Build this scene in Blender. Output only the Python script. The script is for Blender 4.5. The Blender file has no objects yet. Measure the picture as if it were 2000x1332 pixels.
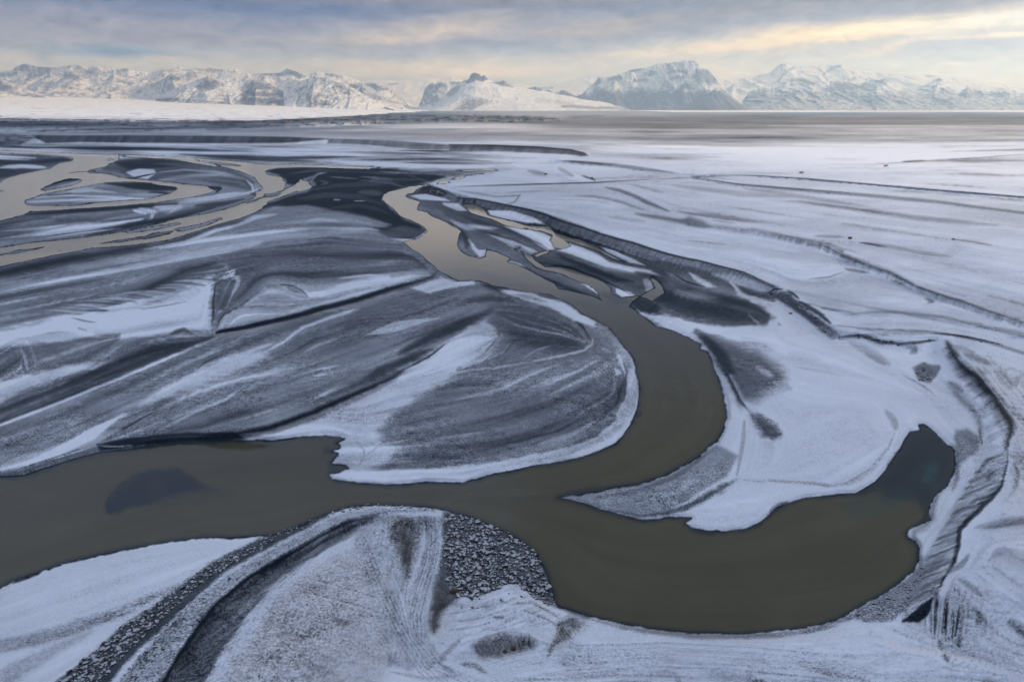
import bpy, math, random
import numpy as np

sc = bpy.context.scene
col = sc.collection
R = math.radians
f32 = np.float32
rng = np.random.default_rng(7)
random.seed(7)

# ----------------------------------------------------------------------------
# camera, sky, sun, exposure
# ----------------------------------------------------------------------------
H = 50.0                      # a drone fifty metres above the river
FPX = 2000 * 28.0 / 36.0      # focal length in photograph pixels
VH = 213.0                    # horizon row of the photograph
TILT = math.atan((666 - VH) / FPX)
cam = bpy.data.cameras.new("camera")
cam.lens = 28.0
cam.sensor_width = 36.0
cam.clip_start = 1.0
cam.clip_end = 300000.0
cam_ob = bpy.data.objects.new("camera", cam)
cam_ob.location = (0, 0, H)
cam_ob.rotation_euler = (math.pi / 2 - TILT, 0, 0)
col.objects.link(cam_ob)
sc.camera = cam_ob

SUN_EL, SUN_AZ = 22.0, 60.0   # azimuth to the right of the view direction
sun = bpy.data.lights.new("sun", 'SUN')
sun.energy = 5.0
sun.angle = R(2.5)
sun.color = (1.0, 0.91, 0.80)
sun_ob = bpy.data.objects.new("sun", sun)
sun_ob.rotation_euler = (R(90 - SUN_EL), 0, R(180 - SUN_AZ))
sun_ob.location = (3000, 4000, 1500)
col.objects.link(sun_ob)

sc.view_settings.view_transform = 'Standard'
sc.view_settings.look = 'None'
sc.view_settings.exposure = 0.0
sc.view_settings.gamma = 1.0
sc.view_settings.use_curve_mapping = False
sc.cycles.max_bounces = 5
sc.cycles.diffuse_bounces = 2
sc.cycles.glossy_bounces = 2
sc.cycles.volume_bounces = 0
sc.cycles.use_denoising = True
sc.cycles.denoiser = 'OPENIMAGEDENOISE'
sc.cycles.denoising_input_passes = 'RGB_ALBEDO_NORMAL'


def lin(*rgb):
    return tuple(((v / 255) / 12.92 if v / 255 <= 0.04045 else ((v / 255 + 0.055) / 1.055) ** 2.4) for v in rgb)


class NT:
    """small helper to write node trees"""
    def __init__(self, tree):
        self.t = tree
        tree.nodes.clear()

    def n(self, typ, **kw):
        nd = self.t.nodes.new(typ)
        for k, v in kw.items():
            setattr(nd, k, v)
        return nd

    def put(self, sock, v):
        if v is None:
            return
        if isinstance(v, bpy.types.NodeSocket):
            self.t.links.new(v, sock)
        else:
            if isinstance(v, (tuple, list)) and len(v) == 3 and sock.type == 'RGBA':
                v = (*v, 1.0)
            sock.default_value = v

    def math(self, op, a, b=None, c=None, clamp=False):
        nd = self.n('ShaderNodeMath', operation=op, use_clamp=clamp)
        self.put(nd.inputs[0], a); self.put(nd.inputs[1], b); self.put(nd.inputs[2], c)
        return nd.outputs[0]

    def vec(self, op, a, b=None, c=None):
        nd = self.n('ShaderNodeVectorMath', operation=op)
        self.put(nd.inputs[0], a); self.put(nd.inputs[1], b); self.put(nd.inputs[2], c)
        return nd.outputs['Value'] if op in ('DOT_PRODUCT', 'LENGTH', 'DISTANCE') else nd.outputs[0]

    def mix(self, fac, a, b):
        nd = self.n('ShaderNodeMix', data_type='RGBA')
        self.put(nd.inputs[0], fac); self.put(nd.inputs[6], a); self.put(nd.inputs[7], b)
        return nd.outputs[2]

    def noise(self, vec, scale, detail=4, rough=0.55, dist=0.0, col_out=False):
        nd = self.n('ShaderNodeTexNoise')
        self.put(nd.inputs['Vector'], vec)
        nd.inputs['Scale'].default_value = scale
        nd.inputs['Detail'].default_value = detail
        nd.inputs['Roughness'].default_value = rough
        nd.inputs['Distortion'].default_value = dist
        return nd.outputs[1 if col_out else 0]

    def maprange(self, v, a, b, c=0.0, d=1.0, smooth=True):
        nd = self.n('ShaderNodeMapRange', interpolation_type='SMOOTHSTEP' if smooth else 'LINEAR')
        self.put(nd.inputs[0], v)
        for i, x in enumerate((a, b, c, d)):
            nd.inputs[1 + i].default_value = x
        return nd.outputs[0]

    def attr(self, name):
        nd = self.n('ShaderNodeAttribute', attribute_name=name)
        return nd.outputs['Fac']


def azel(x, y):
    """photograph pixel above the horizon -> azimuth, elevation in degrees"""
    dx = (x - 1000) / FPX; dy = -(y - 666) / FPX
    wy = math.cos(TILT) + dy * math.sin(TILT); wz = dy * math.cos(TILT) - math.sin(TILT)
    return math.degrees(math.atan2(dx, wy)), math.degrees(math.atan2(wz, math.hypot(dx, wy)))


world = bpy.data.worlds.new("World")
sc.world = world
world.use_nodes = True
w = NT(world.node_tree)
tc = w.n('ShaderNodeTexCoord')
sep = w.n('ShaderNodeSeparateXYZ')
w.put(sep.inputs[0], tc.outputs['Generated'])
az = w.math('MULTIPLY', w.math('ARCTAN2', sep.outputs[0], sep.outputs[1]), 57.2958)
el = w.math('MULTIPLY', w.math('ARCSINE', sep.outputs[2]), 57.2958)
cmb = w.n('ShaderNodeCombineXYZ')
w.put(cmb.inputs[0], w.math('MULTIPLY', az, 0.11)); w.put(cmb.inputs[1], w.math('MULTIPLY', el, 0.62))
nz = w.noise(cmb.outputs[0], 1.0, 6, 0.6, 0.3, True)
nzs = w.vec('MULTIPLY_ADD', nz, (7.0, 1.5, 0.0), (-3.5, -0.75, 0.0))
cmb2 = w.n('ShaderNodeCombineXYZ')
w.put(cmb2.inputs[0], az); w.put(cmb2.inputs[1], el)
P = w.vec('ADD', cmb2.outputs[0], nzs)
sepP = w.n('ShaderNodeSeparateXYZ'); w.put(sepP.inputs[0], P)
elP = sepP.outputs[1]
ramp = w.n('ShaderNodeValToRGB')
w.put(ramp.inputs[0], w.math('DIVIDE', elP, 90.0, clamp=True))
e = ramp.color_ramp.elements
SKY = [(0.0, lin(190, 205, 220)), (2.6, lin(190, 200, 213)), (3.6, lin(172, 180, 202)), (5.0, lin(158, 163, 188)),
       (7.0, lin(134, 141, 172)), (12.0, lin(142, 146, 166)), (90.0, lin(150, 156, 178))]
e[0].position = 0; e[0].color = (*SKY[0][1], 1)
e[1].position = 1; e[1].color = (*SKY[-1][1], 1)
for a_, c_ in SKY[1:-1]:
    k = e.new(a_ / 90.0); k.color = (*c_, 1)
skyc = ramp.outputs[0]
# cloud banks and gaps: centre px, half-size px, slope, colour, strength
BLOBS = [
    (620, 0, 950, 20, 0.0, (116, 121, 148), .75),
    (560, -52, 760, 38, 0.0, (246, 230, 200), .9),  # bright gap added above the view for the upstream water to reflect
    (150, 45, 500, 24, 0.02, (160, 163, 186), .6),
    (520, 12, 330, 22, 0.0, (118, 128, 166), .8),
    (430, 70, 260, 15, 0.0, (160, 160, 180), .6),
    (230, 98, 110, 12, 0.0, (118, 152, 205), .75),
    (60, 118, 160, 12, 0.0, (196, 204, 222), .7),
    (340, 116, 30, 7, 0.0, (205, 205, 212), .7),
    (560, 122, 170, 9, 0.0, (198, 205, 216), .6),
    (640, 88, 130, 12, 0.0, (150, 157, 184), .6),
    (780, 76, 120, 9, 0.03, (226, 218, 206), .6),
    (880, 50, 130, 17, 0.06, (226, 218, 206), .6),
    (980, 92, 130, 11, -0.02, (146, 151, 178), .85),
    (700, 108, 190, 8, 0.0, (165, 172, 192), .5),
    (860, 132, 240, 13, 0.02, (222, 220, 214), .75),
    (960, 140, 90, 12, 0.0, (244, 238, 222), .7),
    (1100, 118, 150, 7, 0.0, (176, 180, 196), .6),
    (1130, 60, 120, 18, 0.0, (170, 168, 176), .6),
    (1330, 100, 220, 8, 0.05, (228, 222, 208), .6),
    (1240, 45, 130, 9, 0.1, (222, 212, 196), .6),
    (1250, 66, 130, 8, 0.1, (158, 160, 178), .6),
    (1700, 60, 340, 23, 0.07, (255, 240, 194), 1.0),
    (1930, 40, 240, 16, 0.05, (228, 238, 244), .75),
    (1980, 72, 200, 7, 0.04, (255, 247, 222), .9),
    (1880, 60, 110, 6, -0.03, (200, 202, 208), .65),
    (1640, 90, 260, 8, 0.02, (186, 189, 198), .8),
    (1720, 100, 80, 6, 0.16, (246, 234, 206), .7),
    (1900, 98, 190, 14, 0.0, (168, 178, 198), .85),
    (1900, 128, 250, 14, 0.0, (180, 198, 218), .75),
    (1850, 126, 28, 4, 0.0, (240, 234, 220), .7),
    (1560, 116, 230, 9, 0.0, (190, 202, 214), .7),
    (1330, 122, 130, 8, 0.0, (206, 208, 212), .6),
    (1390, 140, 90, 14, 0.0, (222, 224, 222), .7),
    (1500, 12, 420, 26, 0.10, (146, 143, 152), .9),
    (1960, -14, 320, 26, 0.05, (152, 146, 150), .9),
]
for (bx, by, sx, sy, sl, c_, st) in BLOBS:
    a0, e0 = azel(bx, by)
    a1, _ = azel(bx + 1, by); _, e1 = azel(bx, by - 1)
    ia = 1.0 / (sx * (a1 - a0)); ie = 1.0 / (sy * (e1 - e0))
    src = P
    if sl:
        shy = w.n('ShaderNodeVectorMath', operation='DOT_PRODUCT')
        w.put(shy.inputs[0], P); shy.inputs[1].default_value = (-sl, 1, 0)
        cc = w.n('ShaderNodeCombineXYZ')
        w.put(cc.inputs[0], sepP.outputs[0]); w.put(cc.inputs[1], shy.outputs['Value'])
        src = cc.outputs[0]
        e0 = e0 - sl * a0
    q = w.vec('MULTIPLY_ADD', src, (ia, ie, 0.0), (-a0 * ia, -e0 * ie, 0.0))
    d2 = w.vec('DOT_PRODUCT', q, q)
    m = w.math('MULTIPLY', w.math('POWER', 0.42, d2), st)
    skyc = w.mix(m, skyc, lin(*c_))
# thin streaky variation over every bank
cmb3 = w.n('ShaderNodeCombineXYZ')
w.put(cmb3.inputs[0], w.math('MULTIPLY', az, 0.5)); w.put(cmb3.inputs[1], w.math('MULTIPLY', el, 1.3)); cmb3.inputs[2].default_value = 4.0
n3 = w.noise(cmb3.outputs[0], 1.0, 7, 0.62, 0.7)
skyc = w.vec('SCALE', skyc, None)
w.put(skyc.node.inputs['Scale'], w.maprange(n3, 0.3, 0.7, 0.80, 1.17, False))
skyc = w.vec('MULTIPLY_ADD', skyc, (1.75, 1.75, 1.75), (-0.30, -0.315, -0.36))
skyc = w.vec('MAXIMUM', skyc, (0.05, 0.05, 0.05))
skyc = w.mix(w.maprange(el, 16.0, 58.0), skyc, (0.77, 0.91, 1.21))
nish = w.n('ShaderNodeTexSky', sky_type='NISHITA')
nish.sun_disc = False
nish.sun_elevation = R(SUN_EL)
nish.sun_rotation = R(SUN_AZ)
bg1 = w.n('ShaderNodeBackground'); w.put(bg1.inputs[0], nish.outputs[0]); bg1.inputs[1].default_value = 0.08
bg2 = w.n('ShaderNodeBackground'); w.put(bg2.inputs[0], skyc); bg2.inputs[1].default_value = 1.0
mx = w.n('ShaderNodeMixShader'); mx.inputs[0].default_value = 0.9
w.put(mx.inputs[1], bg1.outputs[0]); w.put(mx.inputs[2], bg2.outputs[0])
out = w.n('ShaderNodeOutputWorld'); w.put(out.inputs[0], mx.outputs[0])

# ----------------------------------------------------------------------------
# helpers
# ----------------------------------------------------------------------------
cT, sT = math.cos(TILT), math.sin(TILT)


def ray(U, V):
    X = (U - 1000) / FPX
    Y = -(V - 666) / FPX
    return X, cT + Y * sT, Y * cT - sT


def pts(s):
    return np.array([[float(a) for a in t.split(',')] for t in s.split()], dtype=f32)


def hash3(ix, iy, iz):
    h = (ix.astype(np.int64) * 374761393 + iy.astype(np.int64) * 668265263 + iz * 1442695041) & 0xffffffff
    h = ((h ^ (h >> 13)) * 1274126177) & 0xffffffff
    h = h ^ (h >> 16)
    return (h & 0xffff).astype(f32) / 65535.0


def vnoise(x, y, seed=0):
    xi = np.floor(x); yi = np.floor(y)
    fx = (x - xi).astype(f32); fy = (y - yi).astype(f32)
    fx = fx * fx * fx * (fx * (fx * 6 - 15) + 10); fy = fy * fy * fy * (fy * (fy * 6 - 15) + 10)
    a = hash3(xi, yi, seed); b = hash3(xi + 1, yi, seed); c = hash3(xi, yi + 1, seed); d = hash3(xi + 1, yi + 1, seed)
    return (a + (b - a) * fx) * (1 - fy) + (c + (d - c) * fx) * fy


def fbm(x, y, oct=4, gain=0.5, seed=0):
    s = 0; a = 1.0; t = 0
    for o in range(oct):
        s = s + a * (vnoise(x * 2 ** o + 17.3 * o, y * 2 ** o - 9.1 * o, seed + o) - 0.5)
        t += a; a *= gain
    return (s / t * 2).astype(f32)          # about -1..1


def ridged(x, y, oct=5, gain=0.55, seed=0):
    s = 0; a = 1.0; t = 0; pw = 1.0
    for o in range(oct):
        n = 1 - np.abs(2 * vnoise(x * 2 ** o + 3.7 * o, y * 2 ** o + 8.2 * o, seed + o) - 1)
        n = n * n
        s = s + a * n * pw; pw = np.clip(n * 1.6, 0, 1)
        t += a; a *= gain
    return (s / t).astype(f32)


def sstep(a, b, x):
    t = np.clip((x - a) / (b - a), 0, 1)
    return t * t * (3 - 2 * t)


def grid_mesh(name, co, nr, nc, keep=None, attrs=None):
    """co: (nr*nc,3). keep: (nr-1, nc-1) bool of the quads that are built"""
    idx = np.arange(nr * nc, dtype=np.int32).reshape(nr, nc)
    q = np.stack([idx[:-1, :-1], idx[:-1, 1:], idx[1:, 1:], idx[1:, :-1]], -1)
    q = q[keep] if keep is not None else q.reshape(-1, 4)
    if keep is not None:
        used = np.zeros(nr * nc, bool); used[q.ravel()] = True
        remap = np.cumsum(used) - 1
        q = remap[q].astype(np.int32); co = co[used]
        attrs = {k: v[used] for k, v in (attrs or {}).items()}
    me = bpy.data.meshes.new(name)
    n = len(q)
    me.vertices.add(len(co)); me.vertices.foreach_set('co', np.ascontiguousarray(co, f32).ravel())
    me.loops.add(n * 4); me.loops.foreach_set('vertex_index', np.ascontiguousarray(q[:, ::-1]).ravel())
    me.polygons.add(n); me.polygons.foreach_set('loop_start', np.arange(0, n * 4, 4, dtype=np.int32))
    me.polygons.foreach_set('use_smooth', np.ones(n, bool))
    me.update(calc_edges=True)
    for k, v in (attrs or {}).items():
        at = me.attributes.new(k, 'FLOAT', 'POINT'); at.data.foreach_set('value', np.ascontiguousarray(v, f32).ravel())
    return me


def link(name, me, mat=None, kind=None, label=None, cat=None, group=None):
    o = bpy.data.objects.new(name, me)
    col.objects.link(o)
    if mat:
        me.materials.append(mat)
    for k, v in (('kind', kind), ('label', label), ('category', cat), ('group', group)):
        if v:
            o[k] = v
    return o

# ----------------------------------------------------------------------------
# materials
# ----------------------------------------------------------------------------
SNOW = (0.80, 0.82, 0.86)


def mat_ground():
    m = bpy.data.materials.new("snow_and_gravel"); m.use_nodes = True
    t = NT(m.node_tree)
    geo = t.n('ShaderNodeNewGeometry')
    pos = geo.outputs['Position']
    n1 = t.noise(pos, 4.2, 4, 0.75)
    n2 = t.noise(pos, 0.6, 4, 0.75)
    n = t.math('ADD', t.math('MULTIPLY', n1, 0.7), t.math('MULTIPLY', n2, 0.3))
    c = t.attr('snow')
    sp = t.math('MULTIPLY', t.math('SUBTRACT', n, 0.5), 22.0)
    sp = t.math('MULTIPLY', sp, t.math('POWER', t.math('MULTIPLY', c, t.math('SUBTRACT', 1.01, c)), 1.3))
    sp = t.math('MULTIPLY', sp, t.maprange(t.noise(pos, 0.045, 3, 0.6), 0.35, 0.65, 0.25, 1.25))
    fac = t.math('ADD', c, sp, clamp=True)
    tint = t.attr('tint')
    stone = t.mix(t.maprange(t.noise(pos, 5.0, 3, 0.6), 0.35, 0.65), (0.0075, 0.0115, 0.0165), (0.023, 0.032, 0.045))
    grav = t.mix(tint, stone, (0.085, 0.062, 0.045))
    snow = t.mix(t.maprange(n2, 0.3, 0.7), SNOW, (0.74, 0.76, 0.82))
    snow = t.mix(t.math('MULTIPLY', tint, 0.5), snow, (0.78, 0.68, 0.60))
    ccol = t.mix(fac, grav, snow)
    b = t.n('ShaderNodeBsdfPrincipled')
    t.put(b.inputs['Base Color'], ccol)
    t.put(b.inputs['Roughness'], 0.9)
    b.inputs['Specular IOR Level'].default_value = 0.08
    bump = t.n('ShaderNodeBump')
    bump.inputs['Strength'].default_value = 0.7
    bump.inputs['Distance'].default_value = 0.12
    t.put(bump.inputs['Height'], t.math('ADD', n1, t.math('MULTIPLY', fac, 0.2)))
    t.put(b.inputs['Normal'], bump.outputs[0])
    o = t.n('ShaderNodeOutputMaterial'); t.put(o.inputs[0], b.outputs[0])
    return m


def mat_water():
    m = bpy.data.materials.new("silty_glacial_water"); m.use_nodes = True
    t = NT(m.node_tree)
    geo = t.n('ShaderNodeNewGeometry')
    pos = geo.outputs['Position']
    fl = t.attr('flow')
    silt_sheen = t.mix(fl, (0.060, 0.056, 0.032), (0.090, 0.083, 0.050))
    silt_sheen = t.mix(t.attr('sky_sheen'), silt_sheen, (0.40, 0.345, 0.25))  # upstream paling: golden sky reflection painted into the silt colour
    cl = t.attr('clear'); te = t.attr('teal')
    c = t.mix(cl, silt_sheen, (0.012, 0.020, 0.030))
    c = t.mix(te, c, (0.022, 0.060, 0.062))
    b = t.n('ShaderNodeBsdfPrincipled')
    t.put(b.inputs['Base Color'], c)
    b.inputs['Roughness'].default_value = 0.08
    b.inputs['IOR'].default_value = 1.38
    mp = t.n('ShaderNodeMapping'); t.put(mp.inputs[0], pos); mp.inputs['Rotation'].default_value = (0, 0, R(25)); mp.inputs['Scale'].default_value = (1.0, 2.2, 1.0)
    h = t.noise(mp.outputs[0], 0.9, 4, 0.6)
    rp = t.attr('ripple')
    bump = t.n('ShaderNodeBump'); bump.inputs['Distance'].default_value = 0.10
    t.put(bump.inputs['Strength'], t.math('MULTIPLY_ADD', rp, 1.1, 0.16))
    t.put(bump.inputs['Height'], h)
    t.put(b.inputs['Normal'], bump.outputs[0])
    o = t.n('ShaderNodeOutputMaterial'); t.put(o.inputs[0], b.outputs[0])
    return m


def mat_mountain():
    m = bpy.data.materials.new("rock_and_snow"); m.use_nodes = True
    t = NT(m.node_tree)
    geo = t.n('ShaderNodeNewGeometry')
    pos = geo.outputs['Position']
    sp = t.vec('MULTIPLY', pos, (1.0, 0.6, 1.6))
    n1 = t.noise(sp, 0.018, 6, 0.72)
    c = t.attr('snow')
    sp = t.math('MULTIPLY', t.math('SUBTRACT', n1, 0.5), 11.0)
    fac = t.math('ADD', c, t.math('MULTIPLY', sp, t.math('MULTIPLY', c, t.math('SUBTRACT', 1.02, c))), clamp=True)
    rock = t.mix(t.maprange(t.noise(t.vec('MULTIPLY', pos, (0.3, 0.3, 3.0)), 0.012, 4, 0.6), 0.35, 0.65), (0.022, 0.029, 0.045), (0.058, 0.064, 0.080))
    rock = t.mix(t.attr('tint'), rock, (0.17, 0.14, 0.11))
    ccol = t.mix(fac, rock, (0.82, 0.84, 0.87))
    b = t.n('ShaderNodeBsdfPrincipled')
    t.put(b.inputs['Base Color'], ccol)
    b.inputs['Roughness'].default_value = 0.85
    b.inputs['Specular IOR Level'].default_value = 0.1
    bump = t.n('ShaderNodeBump'); bump.inputs['Strength'].default_value = 0.8; bump.inputs['Distance'].default_value = 30.0
    t.put(bump.inputs['Height'], n1); t.put(b.inputs['Normal'], bump.outputs[0])
    o = t.n('ShaderNodeOutputMaterial'); t.put(o.inputs[0], b.outputs[0])
    return m


def mat_rock():
    m = bpy.data.materials.new("boulder_with_snow_cap"); m.use_nodes = True
    t = NT(m.node_tree)
    geo = t.n('ShaderNodeNewGeometry')
    pos = geo.outputs['Position']
    info = t.n('ShaderNodeObjectInfo')
    s = t.n('ShaderNodeSeparateXYZ'); t.put(s.inputs[0], geo.outputs['Normal'])
    n = t.noise(pos, 3.0, 4, 0.7)
    n0 = t.noise(pos, 0.9, 2, 0.6)
    up = t.math('ADD', s.outputs[2], t.math('MULTIPLY_ADD', n, 1.1, -0.55))
    up = t.math('ADD', up, t.math('MULTIPLY_ADD', n0, 1.6, -0.8))
    fac = t.math('MULTIPLY', t.maprange(up, 0.48, 0.98), 0.52)
    stone = t.mix(t.noise(pos, 6.0, 3, 0.6), (0.008, 0.008, 0.010), (0.050, 0.047, 0.046))
    stone = t.mix(t.math('MULTIPLY', info.outputs['Random'], 0.35), stone, (0.075, 0.055, 0.042))
    b = t.n('ShaderNodeBsdfPrincipled')
    t.put(b.inputs['Base Color'], t.mix(fac, stone, SNOW))
    b.inputs['Roughness'].default_value = 0.8
    bump = t.n('ShaderNodeBump'); bump.inputs['Strength'].default_value = 0.6; bump.inputs['Distance'].default_value = 0.05
    t.put(bump.inputs['Height'], n); t.put(b.inputs['Normal'], bump.outputs[0])
    o = t.n('ShaderNodeOutputMaterial'); t.put(o.inputs[0], b.outputs[0])
    return m


def mat_flat(name, c, rough=0.8):
    m = bpy.data.materials.new(name); m.use_nodes = True
    t = NT(m.node_tree)
    geo = t.n('ShaderNodeNewGeometry')
    b = t.n('ShaderNodeBsdfPrincipled')
    k = t.noise(geo.outputs['Position'], 4.0, 3, 0.6)
    t.put(b.inputs['Base Color'], t.mix(k, tuple(v * 0.6 for v in c), tuple(min(1, v * 1.4) for v in c)))
    b.inputs['Roughness'].default_value = rough
    o = t.n('ShaderNodeOutputMaterial'); t.put(o.inputs[0], b.outputs[0])
    return m


M_GROUND, M_WATER, M_MOUNT, M_ROCK = mat_ground(), mat_water(), mat_mountain(), mat_rock()

# ----------------------------------------------------------------------------
# the sheet of ground: lay-out traced on the river plain, then given its relief
# ----------------------------------------------------------------------------
U0 = 760.0                    # the sheet reaches well past both edges of the view
us = np.arange(-U0, 2761, 2.0).astype(f32)
vs = np.concatenate([VH + np.arange(3.0, 7, .4), np.arange(VH + 7, VH + 90, 1.0), np.arange(VH + 90, 660, 1.6),
                     np.arange(660, 1345, 2.0), np.arange(1345, 1620, 5.0)]).astype(f32)
NR, NC = len(vs), len(us)
U, V = np.meshgrid(us, vs)
S = (FPX * np.log((V - VH) / 400.0)).astype(f32)      # along-view coordinate with true ground proportions
WU = fbm(U / 60, S / 60, 5, 0.6, 11)                   # ragged edges
WV = fbm(U / 60, S / 60, 5, 0.6, 23)
WF = fbm(U / 14, S / 14, 3, 0.6, 31)


def win(p, pad):
    i0 = max(0, np.searchsorted(vs, p[:, 1].min() - pad) - 1); i1 = min(NR, np.searchsorted(vs, p[:, 1].max() + pad) + 1)
    j0 = max(0, int((p[:, 0].min() - pad + U0) / 2)); j1 = min(NC, int((p[:, 0].max() + pad + U0) / 2) + 2)
    return slice(i0, max(i1, i0)), slice(j0, max(j1, j0))


def seg_dist(D, Uw, Vw, p, closed, maxd, sl, pad=0):
    """D (grid window sl) = min distance to the polyline"""
    n = len(p)
    for k in range(n if closed else n - 1):
        a, b = p[k], p[(k + 1) % n]
        s = win(np.array([a, b]), maxd + pad)
        r = slice(max(s[0].start, sl[0].start) - sl[0].start, min(s[0].stop, sl[0].stop) - sl[0].start)
        c = slice(max(s[1].start, sl[1].start) - sl[1].start, min(s[1].stop, sl[1].stop) - sl[1].start)
        if r.stop <= r.start or c.stop <= c.start:
            continue
        x = Uw[r, c] - a[0]; y = Vw[r, c] - a[1]
        dx, dy = b - a
        L = dx * dx + dy * dy + 1e-6
        t = np.clip((x * dx + y * dy) / L, 0, 1)
        d = np.hypot(x - t * dx, y - t * dy)
        D[r, c] = np.minimum(D[r, c], d)
    return D


def inside(Uw, Vw, p):
    r = np.zeros(Uw.shape, bool)
    n = len(p)
    for k in range(n):
        (x0, y0), (x1, y1) = p[k], p[(k + 1) % n]
        if y0 == y1:
            continue
        c = (Vw >= min(y0, y1)) & (Vw < max(y0, y1))
        r ^= c & (Uw < x0 + (Vw - y0) * (x1 - x0) / (y1 - y0))
    return r


def warped(sl, amp, fine=0.0):
    kv = np.clip((V[sl] - VH) / 500, 0.06, 0.8)
    return U[sl] + amp * WU[sl] + fine * WF[sl], V[sl] + (amp * WV[sl] + fine * WF[sl]) * kv


def poly_sd(p, maxd, amp=0.0, fine=0.0):
    """signed distance, positive inside"""
    pad = abs(amp) + abs(fine)
    sl = win(p, maxd + pad)
    Uw, Vw = warped(sl, amp, fine) if amp or fine else (U[sl], V[sl])
    D = np.full(Uw.shape, maxd, f32)
    D = seg_dist(D, Uw, Vw, p, True, maxd, sl, pad)
    return sl, np.where(inside(Uw, Vw, p), D, -D)


# outlines traced on the river plain (photograph pixels of the ground they lie on)
MAIN_RIVER = (
 "839,362 818,364 800,366 778,371 760,376 750,381 747,387 752,396 768,405 773,411 783,422 804,429 821,438 832,444 836,452 828,459 813,468 790,473 "
 "804,485 825,499 842,515 856,527 869,534 881,543 895,548 919,548 940,549 965,558 982,561 1017,568 1045,572 1073,575 1098,584 1115,594 1136,612 1154,621 "
 "1171,629 1189,638 1203,654 1215,671 1227,685 1238,703 1243,717 1242,727 1248,741 1250,766 1247,790 1241,808 1231,832 1217,853 1203,867 1175,880 1140,892 "
 "1105,901 1045,911 1000,920 958,927 930,936 905,943 867,942 832,942 797,946 755,947 702,944 667,939 650,936 644,930 644,925 654,922 682,915 675,910 648,908 "
 "644,904 658,890 660,887 644,883 663,876 664,871 654,866 671,857 665,854 637,852 595,855 553,859 490,862 455,860 385,864 315,868 245,878 196,884 147,897 "
 "87,916 45,930 21,933 0,932 -60,935 -800,985 -800,1300 -150,1195 0,1148 21,1136 52,1124 87,1112 140,1096 192,1084 245,1073 297,1063 350,1054 395,1049 455,1049 490,1047 525,1044 "
 "546,1040 595,1021 647,1001 685,989 720,985 765,985 807,987 846,992 877,998 912,1007 947,1021 979,1035 1007,1050 1035,1070 1052,1089 1063,1110 1072,1131 "
 "1079,1152 1084,1176 1091,1183 1115,1190 1157,1204 1210,1217 1280,1227 1350,1236 1370,1235 1440,1237 1496,1234 1545,1227 1597,1220 1636,1208 1685,1180 "
 "1720,1162 1755,1138 1783,1113 1792,1092 1793,1071 1786,1057 1772,1050 1769,1042 1779,1031 1804,1021 1818,1015 1813,1001 1816,984 1828,965 1849,949 1858,928 "
 "1863,913 1862,885 1860,876 1849,871 1839,860 1828,848 1818,838 1804,831 1795,831 1799,841 1790,843 1778,845 1769,857 1758,878 1744,900 1730,920 1709,942 1671,965 "
 "1636,966 1580,972 1545,982 1517,993 1503,1008 1485,1022 1454,1034 1415,1039 1380,1037 1352,1031 1338,1021 1351,1012 1324,1011 1300,1011 1290,1014 1252,1016 1210,1005 "
 "1168,994 1122,980 1088,970 1122,965 1175,958 1189,952 1245,945 1297,928 1335,906 1370,887 1398,860 1412,836 1419,815 1417,787 1410,759 1398,731 1389,706 "
 "1379,687 1365,682 1370,673 1345,661 1321,649 1300,642 1280,638 1259,622 1241,608 1226,598 1227,589 1241,582 1228,584 1200,584 1180,589 1157,579 1122,570 1091,565 1084,556 1063,544 "
 "1035,530 1028,527 1010,517 990,511 996,505 975,495 951,489 949,502 937,506 916,501 900,491 893,478 895,464 900,452 891,443 867,433 846,424 832,415 814,410 816,400 "
 "821,394 804,389 792,384 797,381 811,379 814,373 825,366")
WATER = [MAIN_RIVER,
 "907,401 926,401 947,412 954,421 986,429 1028,440 1070,443 1084,454 1105,461 1140,471 1168,482 1182,492 1220,512 1196,505 1175,494 1161,487 1140,480 1105,471 1114,480 1101,485 1084,484 1077,471 1079,459 1063,454 1028,445 986,440 958,426 937,421 919,415 909,405",
 "1012,484 1024,493 1040,500 1047,510 1063,521 1091,521 1115,526 1154,539 1183,552 1193,562 1196,573 1213,582 1240,580 1255,578 1241,584 1226,598 1200,592 1180,589 1172,582 1170,572 1160,562 1140,553 1122,546 1110,541 1098,536 1063,528 1045,521 1031,506 1024,499",
 "1250,580 1262,572 1280,563 1276,553 1268,545 1274,541 1284,549 1294,560 1297,572 1285,580 1272,590 1262,584",
 "1040,497 1073,489 1076,491 1048,503",
 "1004,486 1014,483 1020,486 1010,489",
 # braided channels on the left
 "-800,289 0,293 70,297 140,301 245,303 350,307 420,312 518,321 600,322 728,327 725,330 600,328 545,328 535,331 518,335 521,340 546,347 556,356 553,366 555,369 574,363 588,352 600,354 611,365 595,372 574,376 546,386 528,394 504,410 469,426 420,440 367,457 322,471 245,480 192,485 105,499 35,513 0,521 -800,565 -800,520 0,484 70,473 140,466 168,464 245,452 315,436 367,424 420,414 462,401 497,387 500,377 516,370 511,361 497,352 479,340 448,330 402,322 350,312 300,309 231,304 231,312 206,324 175,332 129,339 168,337 196,337 224,344 252,349 287,352 343,356 402,363 420,372 402,380 367,387 297,396 175,405 115,410 56,414 45,421 0,433 -800,480",
 "560,371 585,369 572,374 560,376",
 "650,325 780,330 775,331 650,327", "888,333.5 965,331.5 970,333 900,335",
 "846,361 870,352 905,343 946,337 950,338.5 910,346 880,354 860,361",
 "230,476 330,462 300,470 240,478",
]
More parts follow.
